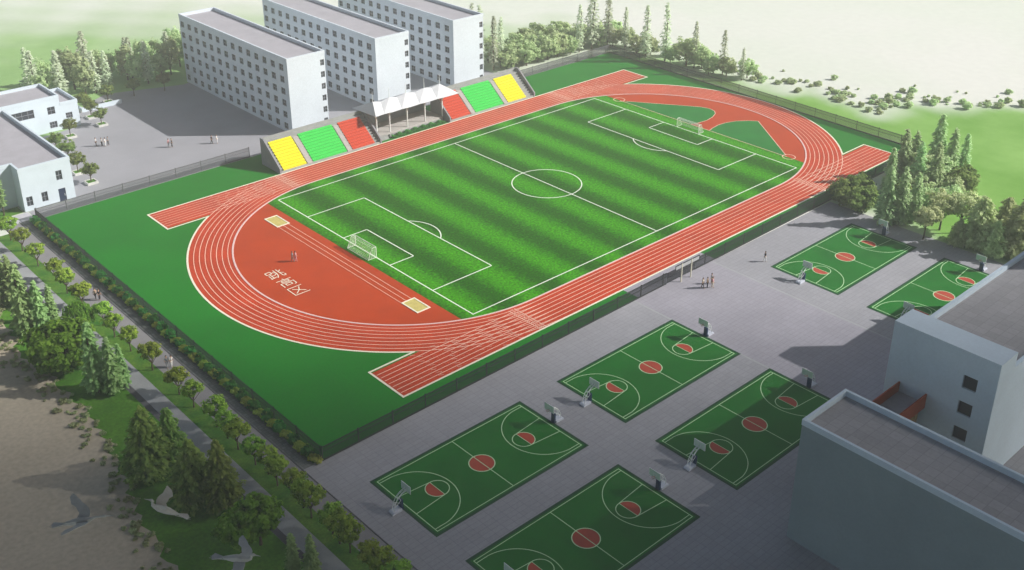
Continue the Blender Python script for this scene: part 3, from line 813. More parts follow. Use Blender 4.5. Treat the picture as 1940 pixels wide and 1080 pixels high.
# two low white houses
t = thing('white_house', 'two-storey white house with blue door behind the fence corner', 'house', (-84,75,0))
x0, x1, y0, y1, H = -88.5, -78.1, 60.2, 97.5, 8.5
b = MB()
ops = [(.6,1.0,1.85,3.05),(3.65,1.1,4.9,3.2),(7.1,.004,8.55,2.95),(7.15,4.85,8.4,6.95)]
facade(b,(x0,y0,0),(1,0),(0,-1),x1-x0,H,ops)
b.face([(x1,y0,0),(x1,y1,0),(x1,y1,H),(x1,y0,H)]); b.face([(x1,y1,0),(-101,y1,0),(-101,y1,H),(x1,y1,H)])
b.face([(x0,64.2,0),(x0,y0,0),(x0,y0,H),(x0,64.2,H)]); b.face([(-101,64.2,0),(x0,64.2,0),(x0,64.2,H),(-101,64.2,H)]); b.face([(-101,y1,0),(-101,64.2,0),(-101,64.2,H),(-101,y1,H)])
b.build('wall', M['wall'], t)
b = MB(); q = .4
b.box(x0-.05,y0-.05,H,x1+.05,y0+q,9.35); b.box(x1-q,y0+q,H,x1+.05,y1-q,9.35); b.box(-101,y1-q,H,x1+.05,y1,9.35); b.box(x0-.05,y0+q,H,x0+q,64.2+q,9.35); b.box(-101,64.15,H,x0-.05,64.2+q,9.35); b.box(-101,64.6,H,-100.6,y1-q,9.35)
b.build('parapet', M['wall'], t)
b = MB(); b.rect(x0+.3,y0+.3,x1-.3,y1-.3,H+.04); b.rect(-100.7,64.5,x0+.3,y1-.3,H+.04); b.build('roof', M['roof'], t)
for o in ops[:2]+ops[3:]: window(t,x0+(o[0]+o[2])/2,y0,o[1],o[2]-o[0],o[3]-o[1],'-y',2,2)
b = MB(); b.box(x0+7.1,y0+.12,.01,x0+8.55,y0+.2,2.95); d = b.build('door', M['door'], t)
b = MB(); b.box(x0+8.25,y0+.04,1.2,x0+8.35,y0+.12,1.6); b.build('handle', M['steel'], d)

t = thing('white_house', 'low white house with long strip window beside the plaza trees', 'house', (-70,106,0))
x0, xm, x1, y0, y1, H, H2 = -86, -64.2, -60.0, 101.2, 112.6, 8.0, 6.0
b = MB(); ops = [(x0*-1-77.4,4.4,x0*-1-70.4,6.5),(86-67.3,4.35,86-65.5,6.2),(86-67.3,.9,86-65.5,2.5)]
facade(b,(x0,y0,0),(1,0),(0,-1),xm-x0,H,ops)
b.face([(xm,y0,H2-.3),(xm,y1,H2-.3),(xm,y1,H),(xm,y0,H)]); b.face([(xm,y1,0),(x0,y1,0),(x0,y1,H),(xm,y1,H)]); b.face([(x0,y1,0),(x0,y0,0),(x0,y0,H),(x0,y1,H)])
ops2 = [(1.0,2.5,2.6,3.9)]
facade(b,(xm,y0,0),(1,0),(0,-1),x1-xm,H2,ops2)
b.face([(x1,y0,0),(x1,y1,0),(x1,y1,H2),(x1,y0,H2)]); b.face([(x1,y1,0),(xm,y1,0),(xm,y1,H2),(x1,y1,H2)])
b.build('wall', M['wall'], t)
b = MB(); parapet(b,x0-.05,y0-.05,xm+.05,y1+.05,H,8.75,.4); b.box(xm+.05,y0-.05,H2,x1+.05,y0+.3,6.75); b.box(x1-.3,y0+.3,H2,x1+.05,y1-.3,6.75); b.box(xm+.05,y1-.3,H2,x1+.05,y1+.05,6.75); b.build('parapet', M['wall'], t)
b = MB(); b.rect(x0+.3,y0+.3,xm-.3,y1-.3,H+.04); b.rect(xm+.02,y0+.25,x1-.25,y1-.25,H2+.04); b.build('roof', M['roof'], t)
window(t,-73.9,y0,4.4,7.0,2.1,'-y',5,2); window(t,-66.4,y0,4.35,1.8,1.85,'-y'); window(t,-66.4,y0,.9,1.8,1.6,'-y',3,2); window(t,xm+1.8,y0,2.5,1.6,1.4,'-y',3,2)
b = MB(); b.box(-55.8,109.6,0,-45.8,110.0,1.1); b.box(-56.2,109.6,0,-55.8,114.5,1.1)
tag(b.build('garden_wall', M['wall']), 'low white garden wall beside the plaza trees', 'wall')

# teaching blocks near the camera
t = thing('teaching_building', 'windowless grey-green block with flat tiled roof and thin white rim', 'building', (-49,-115,0))
x0, x1, y0, y1, H = -53.5, -44.3, -150, -98.5, 17.0
b = MB(); b.face([(x0,y1,0),(x0,y0,0),(x0,y0,H),(x0,y1,H)]); b.face([(x1,y0,0),(x1,y1,0),(x1,y1,H),(x1,y0,H)]); b.face([(x1,y1,0),(x0,y1,0),(x0,y1,H),(x1,y1,H)]); b.face([(x0,y0,0),(x1,y0,0),(x1,y0,H),(x0,y0,H)])
b.build('wall', M['wallgrey'], t)
b = MB(); parapet(b,x0-.05,y0,x1+.05,y1+.05,H,17.8,.38); b.build('parapet', M['tower'], t)
b = MB(); b.rect(x0+.3,y0+.3,x1-.3,y1-.3,H+.04); b.build('roof', M['rooftile'], t)

t = thing('teaching_building', 'pale blue block with broad stair tower, three dark windows and tiled roof', 'building', (-10,-104,0))
b = MB()
wy = (-107.0,); wz = (14.6,10.7,6.8,2.9)
ops = []
TX0, TX1, TY0, TY1, TH = -28.5, -24.0, -110.4, -95.8, 20.0
for zz in wz: ops.append((TY1+107.95, zz, TY1+106.05+0, zz+1.95) if False else (-95.8+106.05, zz, -95.8+107.95, zz+1.95))
facade(b,(TX0,TY1,0),(0,-1),(-1,0),TY1-TY0,TH,ops,.3)
b.face([(TX0,TY0,0),(TX1,TY0,0),(TX1,TY0,TH),(TX0,TY0,TH)]); b.face([(TX1,TY1,0),(TX0,TY1,0),(TX0,TY1,TH),(TX1,TY1,TH)])
b.face([(TX1,TY0,0),(TX1,TY1,0),(TX1,TY1,TH),(TX1,TY0,TH)]); b.face([(TX0,TY0,TH),(TX1,TY0,TH),(TX1,TY1,TH),(TX0,TY1,TH)])
b.build('stair_tower', M['tower'], t)
for zz in wz:
    window(t, TX0, -107.0, zz, 1.9, 1.95, '-x', 1, 1, dep=.28)
b = MB(); HX1, HY0, HY1, HH = 30.0, -110.3, -96.6, 16.9
b.face([(TX1+.01,HY0,0),(HX1,HY0,0),(HX1,HY0,HH),(TX1+.01,HY0,HH)]); b.face([(HX1,HY1,0),(TX1+.01,HY1,0),(TX1+.01,HY1,HH),(HX1,HY1,HH)]); b.face([(HX1,HY0,0),(HX1,HY1,0),(HX1,HY1,HH),(HX1,HY0,HH)])
b.build('wall', M['tower'], t)
b = MB(); b.box(TX1+.01,HY0-.05,HH,HX1,HY0+.5,17.65); b.box(TX1+.01,HY1-.5,HH,HX1,HY1+.05,17.65); b.box(HX1-.5,HY0+.5,HH,HX1,HY1-.5,17.65); b.build('parapet', M['tower'], t)
b = MB(); b.rect(TX1+.02,HY0+.4,HX1-.4,HY1-.4,HH+.05); b.build('roof', M['rooftile'], t)
b = MB(); b.box(11.2,-104.5,HH+.06,15.2,-99.6,26.0); b.build('roof_house', M['tower'], t)
t = thing('covered_bridge', 'orange-red sided bridge joining the two teaching blocks', 'bridge', (-36,-100,0))
b = MB(); b.box(-44.2,-101.7,9.5,-28.55,-98.0,9.9); b.build('deck', M['roof'], t)
for y in (-101.9,-98.0):
    b = MB(); b.box(-44.2,y,9.2,-28.55,y+.2,11.4); b.build('side_panel', M['bridge'], t)
b = MB(); b.box(-30.2,-101.6,.0,-29.5,-98.1,9.5); b.box(-41.2,-101.6,.0,-40.5,-98.1,9.5); b.build('pier', M['beige'], t)

# ------------------------------------------------------------------ vegetation
def quads_mesh(name, cen, nrm, size, asp, tint, mat_, rs, roll=None):
    """leaf quads: cen (n,3), nrm (n,3), size (n,), asp (length/width)"""
    n = len(cen)
    nrm = nrm/np.maximum(np.linalg.norm(nrm,axis=1,keepdims=True),1e-6)
    h = rs.normal(size=(n,3)) if roll is None else roll
    a = h - nrm*(h*nrm).sum(1,keepdims=True); a /= np.maximum(np.linalg.norm(a,axis=1,keepdims=True),1e-6)
    c = np.cross(nrm,a)
    s = size[:,None]*.5
    v = np.stack([cen-a*s*asp-c*s*.55, cen+a*s*asp*.1-c*s, cen+a*s*asp+c*s*.1, cen-a*s*asp*.1+c*s],1).reshape(-1,3)
    me = bpy.data.meshes.new(name)
    me.from_pydata(v.tolist(), [], np.arange(n*4).reshape(n,4).tolist())
    me.materials.append(mat_)
    at = me.attributes.new('tint','FLOAT','FACE'); at.data.foreach_set('value', np.clip(tint,0,1).astype(np.float32))
    me.update()
    return me
def crown_round(name, mat_, rx, rz, cz, clumps, per, leaf, seed, spread=.33, hollow=.45, asp=1.3, flat=0.0, topbias=.25):
    rs = np.random.RandomState(seed)
    d = rs.normal(size=(clumps,3)); d /= np.linalg.norm(d,axis=1,keepdims=True)
    rad = (hollow+(1-hollow)*rs.rand(clumps)**.6)*rs.uniform(.82,1.08,clumps)
    cc = d*rad[:,None]*np.array([rx,rx,rz])
    if flat: cc[:,2] = np.maximum(cc[:,2], -rz*flat)
    ct = rs.rand(clumps)
    idx = np.repeat(np.arange(clumps),per)
    off = rs.normal(size=(clumps*per,3)); off /= np.linalg.norm(off,axis=1,keepdims=True)
    off *= (rs.rand(clumps*per,1)**.45)*spread*np.array([rx,rx,rz*.8])*rs.uniform(.6,1.25,clumps)[idx][:,None]
    cen = cc[idx]+off
    nrm = off*1.5/np.array([rx,rx,rz]) + cen/np.array([rx,rx,rz]) + np.array([0,0,.35]) + rs.normal(size=(clumps*per,3))*.55
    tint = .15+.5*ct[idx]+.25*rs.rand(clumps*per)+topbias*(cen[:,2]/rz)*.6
    cen = cen+np.array([0,0,cz])
    return quads_mesh(name,cen,nrm,leaf*rs.uniform(.7,1.35,clumps*per),asp,tint,mat_,rs)
def crown_conifer(name, mat_, H, Rb, z0, levels, per, leaf, seed, power=.85, droop=.25, nb=9, jit=.18, topbias=.4):
    rs = np.random.RandomState(seed); cen = []; nrm = []; tint = []; roll = []
    for i in range(levels):
        f = (i+rs.rand()*.6)/levels
        z = z0+(H-z0)*f
        r = Rb*(1-f)**power*(1 if f > .08 else .8)*rs.uniform(.85,1.12)+.12
        k = max(4,int(nb*(.5+.6*(1-f))))
        a0 = rs.rand()*6.28
        for j in range(k):
            a = a0+6.283*j/k+rs.normal()*.18; rb = r*rs.uniform(.72,1.15); tb = rs.rand()
            m = max(3,int(per*(rb/Rb+.25)))
            t = rs.rand(m)**.65
            side = rs.normal(size=m)*jit*rb*(1.15-t)
            x = np.cos(a)*rb*t-np.sin(a)*side; y = np.sin(a)*rb*t+np.cos(a)*side
            zz = z-droop*rb*t**1.5+rs.normal(size=m)*.07*Rb*.6
            cen.append(np.stack([x,y,zz],1))
            nrm.append(np.stack([np.cos(a)*.45+rs.normal(size=m)*.45,np.sin(a)*.45+rs.normal(size=m)*.45,np.ones(m)*.9],1))
            roll.append(np.tile([math.cos(a),math.sin(a),-droop],(m,1))+rs.normal(size=(m,3))*.35)
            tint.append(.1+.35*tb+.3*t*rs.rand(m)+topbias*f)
    cen = np.concatenate(cen); nrm = np.concatenate(nrm); tint = np.concatenate(tint); roll = np.concatenate(roll)
    return quads_mesh(name,cen,nrm,leaf*rs.uniform(.7,1.4,len(cen)),1.9,tint,mat_,rs,roll)
def crown_willow(name, mat_, seed):
    rs = np.random.RandomState(seed); cen = []; nrm = []; tint = []; roll = []
    for i in range(150):
        a = rs.rand()*6.28; r = 2.1*rs.rand()**.5; top = 4.6-.32*r*r*.55+rs.normal()*.12; L = rs.uniform(1.2,3.0)*(.5+.25*r)
        m = int(L*9); t = np.linspace(0,1,m); tb = rs.rand()
        cen.append(np.stack([np.cos(a)*(r+.35*t)+rs.normal(size=m)*.05,np.sin(a)*(r+.35*t)+rs.normal(size=m)*.05,top-L*t],1))
        nrm.append(np.stack([np.cos(a)+rs.normal(size=m)*.5,np.sin(a)+rs.normal(size=m)*.5,rs.normal(size=m)*.3+.2],1))
        roll.append(np.tile([0,0,-1.],(m,1))+rs.normal(size=(m,3))*.2); tint.append(.2+.5*tb+.3*rs.rand(m)-.2*t)
    cen = np.concatenate(cen)
    return quads_mesh(name,cen,np.concatenate(nrm),.2*rs.uniform(.7,1.3,len(cen)),2.2,np.concatenate(tint),mat_,rs,np.concatenate(roll))
def trunk_mesh(name, h, r, seed, limbs=6, reach=1.2, up=1.3, mat_=None, lean=.05):
    rs = random.Random(seed); b = MB()
    tip = (rs.uniform(-lean,lean)*h, rs.uniform(-lean,lean)*h, h)
    mid = (tip[0]*.4+rs.uniform(-.05,.05), tip[1]*.4+rs.uniform(-.05,.05), h*.5)
    b.tube([(0,0,-.05),mid,tip], [r*1.25,r*.95,r*.7], n=7)
    for i in range(limbs):
        a = 2*PI*(i+rs.random()*.5)/limbs; q = reach*rs.uniform(.6,1.05); z0 = h*rs.uniform(.72,1.0)
        p0 = (tip[0]*z0/h, tip[1]*z0/h, z0)
        p1 = (p0[0]+math.cos(a)*q*.45, p0[1]+math.sin(a)*q*.45, z0+up*.5)
        p2 = (p0[0]+math.cos(a)*q, p0[1]+math.sin(a)*q, z0+up*rs.uniform(.85,1.2))
        b.tube([p0,p1,p2], [r*.5,r*.34,r*.12], n=5)
        a2 = a+rs.uniform(-.8,.8)
        b.tube([p1,(p1[0]+math.cos(a2)*q*.5,p1[1]+math.sin(a2)*q*.5,p1[2]+up*.6)], [r*.28,r*.08], n=4)
    return b.mesh(name, mat_ or M['bark'])
def tree_proto(name, crown, trunk, cat='tree'):
    t = thing(name,'x',cat)
    t.hide_render = False
    put('trunk', trunk, t); put('crown', crown, t)
    return t
USED = {}
def plant(protos, i, loc, rz, sc, label, group, name=None):
    p = protos[i % len(protos)]
    if p.name not in USED:
        USED[p.name] = 1
        p.location = loc; p.rotation_euler = (0,0,rz); p.scale = (sc,)*3 if not hasattr(sc,'__len__') else sc
        p['label'] = label; p['group'] = group
        return p
    return dup(p, loc, rz, sc, label, group)

# -- avenue trees along the road
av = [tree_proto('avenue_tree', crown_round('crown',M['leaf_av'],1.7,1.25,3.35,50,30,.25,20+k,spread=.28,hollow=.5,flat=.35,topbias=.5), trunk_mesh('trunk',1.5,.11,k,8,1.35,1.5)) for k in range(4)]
AVE = [49.4,43.4,35.4,27.6,22.0,15.0,7.2,2.6,-3.2,-10.6,-19.4,-23.8,-30.4,-33.8,-37.0,-41.6,-44.5,-47.4,-51.0,-53.4,-55.7,-60.0,-62.0,-64.2,-68.6,-70.6,-74.0,-77.5]
rv = random.Random(11)
for i, y in enumerate(AVE):
    plant(av, i, (-95.2+rv.uniform(-.25,.25),y,-.02), rv.uniform(0,6.28), rv.uniform(.93,1.08),
          'small round yellow-green tree on the roadside verge, %s from the white house' % ORD[i], 'round trees along the road')
# -- plaza trees in stone planters
pz = [tree_proto('plaza_tree', crown_round('crown',M['leaf_plz'],1.85,1.25,3.3,46,34,.27,40+k,spread=.32,hollow=.45,flat=.5,topbias=.45), trunk_mesh('trunk',1.9,.12,50+k,7,1.3,1.3)) for k in range(3)]
PLZ = [(-72.6,65.6),(-72.5,72.6),(-71.4,80.6),(-71.0,88.3),(-65.1,95.0),(-56.3,97.8),(-56.0,104.6),(-55.2,110.8),(-48.2,112.4),(-41.0,113.0),(-33.2,111.5)]
pl0 = None
for i, (x,y) in enumerate(PLZ):
    plant(pz, i, (x,y,.0), rv.uniform(0,6.28), rv.uniform(.95,1.1), 'small round tree in a stone planter on the yard, %s from the fence' % ORD[i], 'planter trees round the yard')
    if i < 9:
        lab = 'low square stone planter under the %s yard tree from the fence' % ORD[i]
        if pl0 is None:
            pl0 = thing('tree_planter', lab, 'planter', (x,y,0), group='stone planters round the yard')
            b = MB(); q = 1.15; w_ = .22
            for p in ((-q,-q,q,-q+w_),(-q,q-w_,q,q),(-q,-q+w_,-q+w_,q-w_),(q-w_,-q+w_,q,q-w_)): b.box(p[0],p[1],-.02,p[2],p[3],.5)
            put('rim', b.mesh('rim',M['planter']), pl0)
            b = MB(); b.rect(-q+w_,-q+w_,q-w_,q-w_,.38); put('soil', b.mesh('soil',M['lawn']), pl0)
            pl0.location = (x,y,0)
        else: dup(pl0, (x,y,0), 0, 1, lab)

# -- clipped shrubs in the bed between road and fence
def shrub_proto(name, me):
    o = put(name, me); tag(o,'x','shrub'); return o
sg = [shrub_proto('round_shrub', crown_round('round_shrub',M['leaf_hg'],.78,.62,.55,26,26,.22,70+k,spread=.4,hollow=.4,asp=1.1)) for k in range(2)]
sy = [shrub_proto('gold_shrub', crown_round('gold_shrub',M['leaf_yel'],.95,.38,.34,24,22,.22,80+k,spread=.4,hollow=.3,asp=1.6)) for k in range(2)]
y = 53.6; i = 0
while y > -45.5:
    plant(sg, i, (-88.75+rv.uniform(-.12,.1),y,0), rv.uniform(0,6), rv.uniform(1.05,1.4), 'round dark green shrub in the fence bed, %s from the fence corner' % ORD[i], 'green shrubs in the fence bed')
    plant(sy, i, (-88.85+rv.uniform(-.15,.1),y-1.7,0), rv.uniform(-.3,.3)+PI/2, (rv.uniform(1.15,1.5),.95,1.15), 'low golden shrub in the fence bed, %s from the fence corner' % ORD[i], 'golden shrubs in the fence bed')
    y -= 3.35+rv.uniform(-.35,.35); i += 1
# hedge before the podium
rs = np.random.RandomState(3)
hn = 3000; hc = np.stack([rs.uniform(-8.8,7.0,hn), 43.6+rs.uniform(-.55,.55,hn), .9*rs.rand(hn)**.6],1); hc[:,2] *= .75+.3*np.sin(hc[:,0]*2.6)
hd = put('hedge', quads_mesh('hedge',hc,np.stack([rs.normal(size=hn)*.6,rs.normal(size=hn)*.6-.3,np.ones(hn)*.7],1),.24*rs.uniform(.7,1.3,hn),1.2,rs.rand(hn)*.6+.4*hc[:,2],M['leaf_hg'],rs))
tag(hd,'dark green clipped hedge in front of the podium','hedge')

# -- big trees on the lawn beside the road
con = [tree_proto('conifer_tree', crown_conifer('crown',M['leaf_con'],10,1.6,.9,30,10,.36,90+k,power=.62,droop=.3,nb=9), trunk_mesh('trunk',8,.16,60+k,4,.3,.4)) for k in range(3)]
GL = [(-105.3,25.7,1.38,'tallest slim conifer beside the bare earth edge'),(-103.8,23.5,.98,'slim conifer beside the tallest conifer'),(-105.6,13.1,1.3,'tall slim conifer between shorter conifers beside the earth edge'),
      (-103.6,11.7,.98,'slim conifer in front of the tall one, near the willow'),(-100.9,14.2,.70,'shortest slim conifer beside the pale path'),
      (-103.9,-10.6,1.22,'tall slim conifer beyond the big round tree, towards the cedars'),(-102.2,-12.6,.98,'middle sized conifer beside the path bend of shade'),(-100.5,-12.0,.76,'small slim conifer touching the pale path near the round tree'),
      (-102.3,-62.6,.62,'dark small conifer near the two round lawn trees'),(-101.0,-64.6,.66,'dark small conifer nearest the picture bottom')]
for i, (x,y,s,l) in enumerate(GL): plant(con, i, (x,y,-.03), rv.uniform(0,6), (s*1.02,s*1.02,s), l, 'slim conifers on the lawn')
ced = [tree_proto('cedar_tree', crown_conifer('crown',M['leaf_ced'],10,3.6,1.2,22,28,.34,110+k,power=.72,droop=.08,nb=11,jit=.22,topbias=.55), trunk_mesh('trunk',8.5,.22,70+k,5,.6,.6)) for k in range(2)]
for i, (x,y,s,l) in enumerate([(-107.0,-34.6,(1.1,1.1,1.12),'broad cedar with yellowish top nearest the bare earth'),(-103.4,-34.0,(.78,.78,.92),'narrow dark cedar beside the path, behind its broad neighbour'),
      (-105.0,-43.4,(1.04,1.04,1.0),'broad cedar with yellowish top in the middle of the lawn'),(-102.8,-46.6,(.86,.86,1.08),'tall dark cedar spreading over the pale path')]):
    plant(ced, i, (x,y,-.03), rv.uniform(0,6), s, l, 'cedars on the lawn')
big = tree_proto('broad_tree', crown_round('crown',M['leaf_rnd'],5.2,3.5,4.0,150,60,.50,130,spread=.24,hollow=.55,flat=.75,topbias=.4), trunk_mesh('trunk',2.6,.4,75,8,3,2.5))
plant([big],0,(-105.2,-.6,-.03),.4,1,'large dense round tree in the middle of the lawn','broad trees on the lawn')
wil = tree_proto('willow_tree', crown_willow('crown',M['leaf_wil'],5), trunk_mesh('trunk',3.4,.16,76,6,1.4,1.0))
plant([wil],0,(-98.7,8.4,-.03),0,1.05,'bright green weeping willow beside the pale path','willow on the lawn')
rn = [tree_proto('broad_tree', crown_round('crown',M['leaf_rnd'],2.9,2.1,4.6,80,48,.36,135+k,spread=.28,hollow=.5,flat=.55,topbias=.5), trunk_mesh('trunk',2.7,.18,77+k,7,2.0,1.8)) for k in range(2)]
for i, (x,y,s,l) in enumerate([(-105.4,-55.9,.95,'round lawn tree with bare trunk showing, near the grey bird'),(-102.7,-55.6,1.02,'round lawn tree beside the pale path, behind its twin')]): plant(rn,i,(x,y,-.03),rv.uniform(0,6),s,l,'broad trees on the lawn')
slim = tree_proto('slim_tree', crown_conifer('crown',M['leaf_con'],10,.9,2.2,26,7,.36,150,power=.5,droop=.2,nb=6), trunk_mesh('trunk',8.5,.12,79,4,.3,.5))
for i, (x,y,s,l) in enumerate([(-92.2,61.6,1.0,'slim bare-stemmed tree in front of the white house wall'),(-94.6,61.4,1.1,'slim bare-stemmed tree at the picture edge beside the white house')]): plant([slim],i,(x,y,-.03),rv.uniform(0,6),s,l,'slim trees by the white house')
# leafy border plants along the earth edge
bd = [shrub_proto('border_shrub', crown_round('border_shrub',M['leaf_ear'],.8,.4,.35,14,14,.26,160+k,spread=.5,hollow=.3)) for k in range(3)]
n_ = 0
for (x0_,y0_),(x1_,y1_) in zip(le[:-1],le[1:]):
    if y0_ > 34 or y0_ < -66: continue
    for q in range(3):
        x, y = x0_-.1-3.0*rv.random()**1.5, y0_+(y1_-y0_)*rv.random()
        o = plant(bd, n_, (x,y,-.03), rv.uniform(0,6), rv.uniform(.28,.72), 'low leafy pale green shrub along the bare earth edge of the lawn', 'leafy shrubs along the earth edge')
        n_ += 1

# -- trees at the far end of the ball courts
blu = [tree_proto('spruce_tree', crown_conifer('crown',M['leaf_blu'],12,2.1,.8,32,10,.40,170+k,power=.6,droop=.3,nb=9), trunk_mesh('trunk',10,.18,80+k,4,.4,.5)) for k in range(3)]
for i, (x,y,s,l) in enumerate([(36.2,-59.4,1.05,'misty spruce nearest the court corner hoop'),(38.4,-61.3,1.03,'misty spruce second from the paved edge, beside the lone round tree'),(42,-62.4,.88,'shorter misty spruce behind the first two'),
      (58,-50.6,1.02,'misty spruce hiding the track corner'),(54.6,-56.0,.98,'misty spruce in the middle of the clump'),(55.2,-59.4,1.05,'misty spruce between clump middle and round trees'),
      (66.5,-53.8,1.2,'tallest misty spruce at the back of the clump'),(66.0,-57.4,1.02,'misty spruce beside the tallest one'),(70.2,-58.4,.86,'misty spruce standing outermost towards the meadow'),(49.5,-52.5,.9,'misty spruce between the track corner and dark bushes'),(62,-51,.9,'misty spruce behind the track corner')]):
    plant(blu,i,(x,y,-.04),rv.uniform(0,6),s,l,'spruces beyond the courts')
bu = [tree_proto('bushy_tree', crown_round('crown',M['leaf_bu2'],2.6,2.1,2.4,56,36,.38,180+k,spread=.3,hollow=.5,flat=.9), trunk_mesh('trunk',1.2,.16,90+k,6,1.6,1.4)) for k in range(2)]
for i, (x,y,s,l) in enumerate([(38.3,-48.8,1.25,'dark bushy tree at the fence end by the track'),(41.5,-50.6,1.3,'dark bushy tree behind the fence end, second in depth'),(37.9,-53.2,1.15,'dark bushy tree at the paved edge before the spruces'),(44.8,-48.4,1.1,'dark bushy tree touching the track border'),
      (60.5,-62.3,1.3,'dark bush behind the pale round trees'),(64.5,-61.4,1.2,'dark bush at the meadow edge'),(48.2,-56.4,1.1,'dark bush hidden between spruces')]): plant(bu,i,(x,y,-.04),rv.uniform(0,6),s,l,'dark bushes beyond the courts')
pr_ = [tree_proto('round_tree', crown_round('crown',M['leaf_lit'],3.0,2.3,5.4,74,36,.33,190+k,spread=.26,hollow=.55,flat=.5,topbias=.6), trunk_mesh('trunk',3.3,.16,95+k,8,2.0,2.0)) for k in range(2)]
for i, (x,y,s,l) in enumerate([(35.6,-68.2,.93,'pale round-headed tree standing alone by the paved edge'),(42.0,-68.2,1.1,'pale round-headed tree behind the lone one'),(43.5,-71.4,1.15,'pale round-headed tree beside the spreading trees')]): plant(pr_,i,(x,y,-.04),rv.uniform(0,6),s,l,'pale round trees beyond the courts')
sp_ = [tree_proto('spreading_tree', crown_conifer('crown',M['leaf_lit'],10,4.2,.5,18,30,.38,200+k,power=.6,droop=.05,nb=11,jit=.25,topbias=.2), trunk_mesh('trunk',7.5,.22,97+k,5,1,.8)) for k in range(2)]
for i, (x,y,s,l) in enumerate([(40.6,-76.6,1.05,'pale spreading tree beside the round-headed ones'),(42.6,-83.2,1.15,'pale spreading tree nearest the tiled roof'),(39.2,-80.4,.72,'low pale spreading tree at the paved edge'),(38.6,-73.6,.55,'small pale spreading bush at the paved edge'),(46,-79,.95,'pale spreading tree behind the row')]): plant(sp_,i,(x,y,-.04),rv.uniform(0,6),s,l,'pale spreading trees beyond the courts')

# -- misty trees beyond the far fences
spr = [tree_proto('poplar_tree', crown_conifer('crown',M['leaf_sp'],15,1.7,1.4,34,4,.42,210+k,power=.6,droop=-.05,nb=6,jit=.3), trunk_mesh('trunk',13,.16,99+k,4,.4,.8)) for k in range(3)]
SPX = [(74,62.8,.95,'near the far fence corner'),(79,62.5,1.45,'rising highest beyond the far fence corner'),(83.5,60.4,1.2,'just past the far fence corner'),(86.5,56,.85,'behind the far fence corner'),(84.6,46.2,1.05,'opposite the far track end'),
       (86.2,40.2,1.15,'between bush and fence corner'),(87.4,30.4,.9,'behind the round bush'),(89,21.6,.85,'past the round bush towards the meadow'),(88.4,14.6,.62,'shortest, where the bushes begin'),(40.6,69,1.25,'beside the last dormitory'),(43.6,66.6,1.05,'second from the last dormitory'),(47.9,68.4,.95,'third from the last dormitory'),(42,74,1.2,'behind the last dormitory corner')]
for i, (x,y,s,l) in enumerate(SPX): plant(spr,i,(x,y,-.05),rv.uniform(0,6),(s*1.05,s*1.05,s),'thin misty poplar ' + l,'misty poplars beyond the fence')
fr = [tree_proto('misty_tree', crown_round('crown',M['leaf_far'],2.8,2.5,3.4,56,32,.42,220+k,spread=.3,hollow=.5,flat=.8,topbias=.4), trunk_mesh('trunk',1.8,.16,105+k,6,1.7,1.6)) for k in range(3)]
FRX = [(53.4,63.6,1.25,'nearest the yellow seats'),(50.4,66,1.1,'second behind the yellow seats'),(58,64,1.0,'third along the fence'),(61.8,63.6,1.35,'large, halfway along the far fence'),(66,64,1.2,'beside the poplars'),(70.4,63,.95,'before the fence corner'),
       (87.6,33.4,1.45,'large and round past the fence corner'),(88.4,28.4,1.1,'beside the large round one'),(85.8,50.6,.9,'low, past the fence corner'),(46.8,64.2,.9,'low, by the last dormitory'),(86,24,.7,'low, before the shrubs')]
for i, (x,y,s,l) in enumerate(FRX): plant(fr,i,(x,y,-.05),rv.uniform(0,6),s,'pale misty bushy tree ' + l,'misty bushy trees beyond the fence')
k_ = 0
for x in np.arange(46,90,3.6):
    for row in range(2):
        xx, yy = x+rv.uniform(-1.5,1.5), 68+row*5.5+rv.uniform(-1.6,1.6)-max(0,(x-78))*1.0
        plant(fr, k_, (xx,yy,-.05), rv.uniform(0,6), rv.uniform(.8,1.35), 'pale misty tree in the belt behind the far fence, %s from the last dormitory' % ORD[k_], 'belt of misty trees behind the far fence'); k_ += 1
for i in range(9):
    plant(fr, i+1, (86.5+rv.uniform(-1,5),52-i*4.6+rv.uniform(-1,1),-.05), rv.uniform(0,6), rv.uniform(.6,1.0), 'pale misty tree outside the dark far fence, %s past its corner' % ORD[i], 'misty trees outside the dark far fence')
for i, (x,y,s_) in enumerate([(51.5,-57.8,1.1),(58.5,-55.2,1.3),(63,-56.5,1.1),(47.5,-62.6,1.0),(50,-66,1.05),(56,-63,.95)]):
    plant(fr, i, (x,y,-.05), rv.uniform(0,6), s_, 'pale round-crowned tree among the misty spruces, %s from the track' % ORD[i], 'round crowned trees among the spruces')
# wood behind the yard
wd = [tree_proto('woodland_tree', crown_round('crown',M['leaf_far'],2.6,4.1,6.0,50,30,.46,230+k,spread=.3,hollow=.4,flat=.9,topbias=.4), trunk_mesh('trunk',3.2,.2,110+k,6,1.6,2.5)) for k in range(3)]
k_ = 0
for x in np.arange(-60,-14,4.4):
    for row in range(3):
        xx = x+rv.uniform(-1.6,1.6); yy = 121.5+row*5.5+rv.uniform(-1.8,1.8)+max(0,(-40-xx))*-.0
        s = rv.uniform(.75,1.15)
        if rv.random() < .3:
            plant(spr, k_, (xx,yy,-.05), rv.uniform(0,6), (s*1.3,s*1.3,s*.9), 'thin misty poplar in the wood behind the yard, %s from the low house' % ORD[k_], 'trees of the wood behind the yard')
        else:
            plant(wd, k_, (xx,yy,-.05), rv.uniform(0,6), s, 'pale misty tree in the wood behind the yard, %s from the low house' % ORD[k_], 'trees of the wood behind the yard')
        k_ += 1
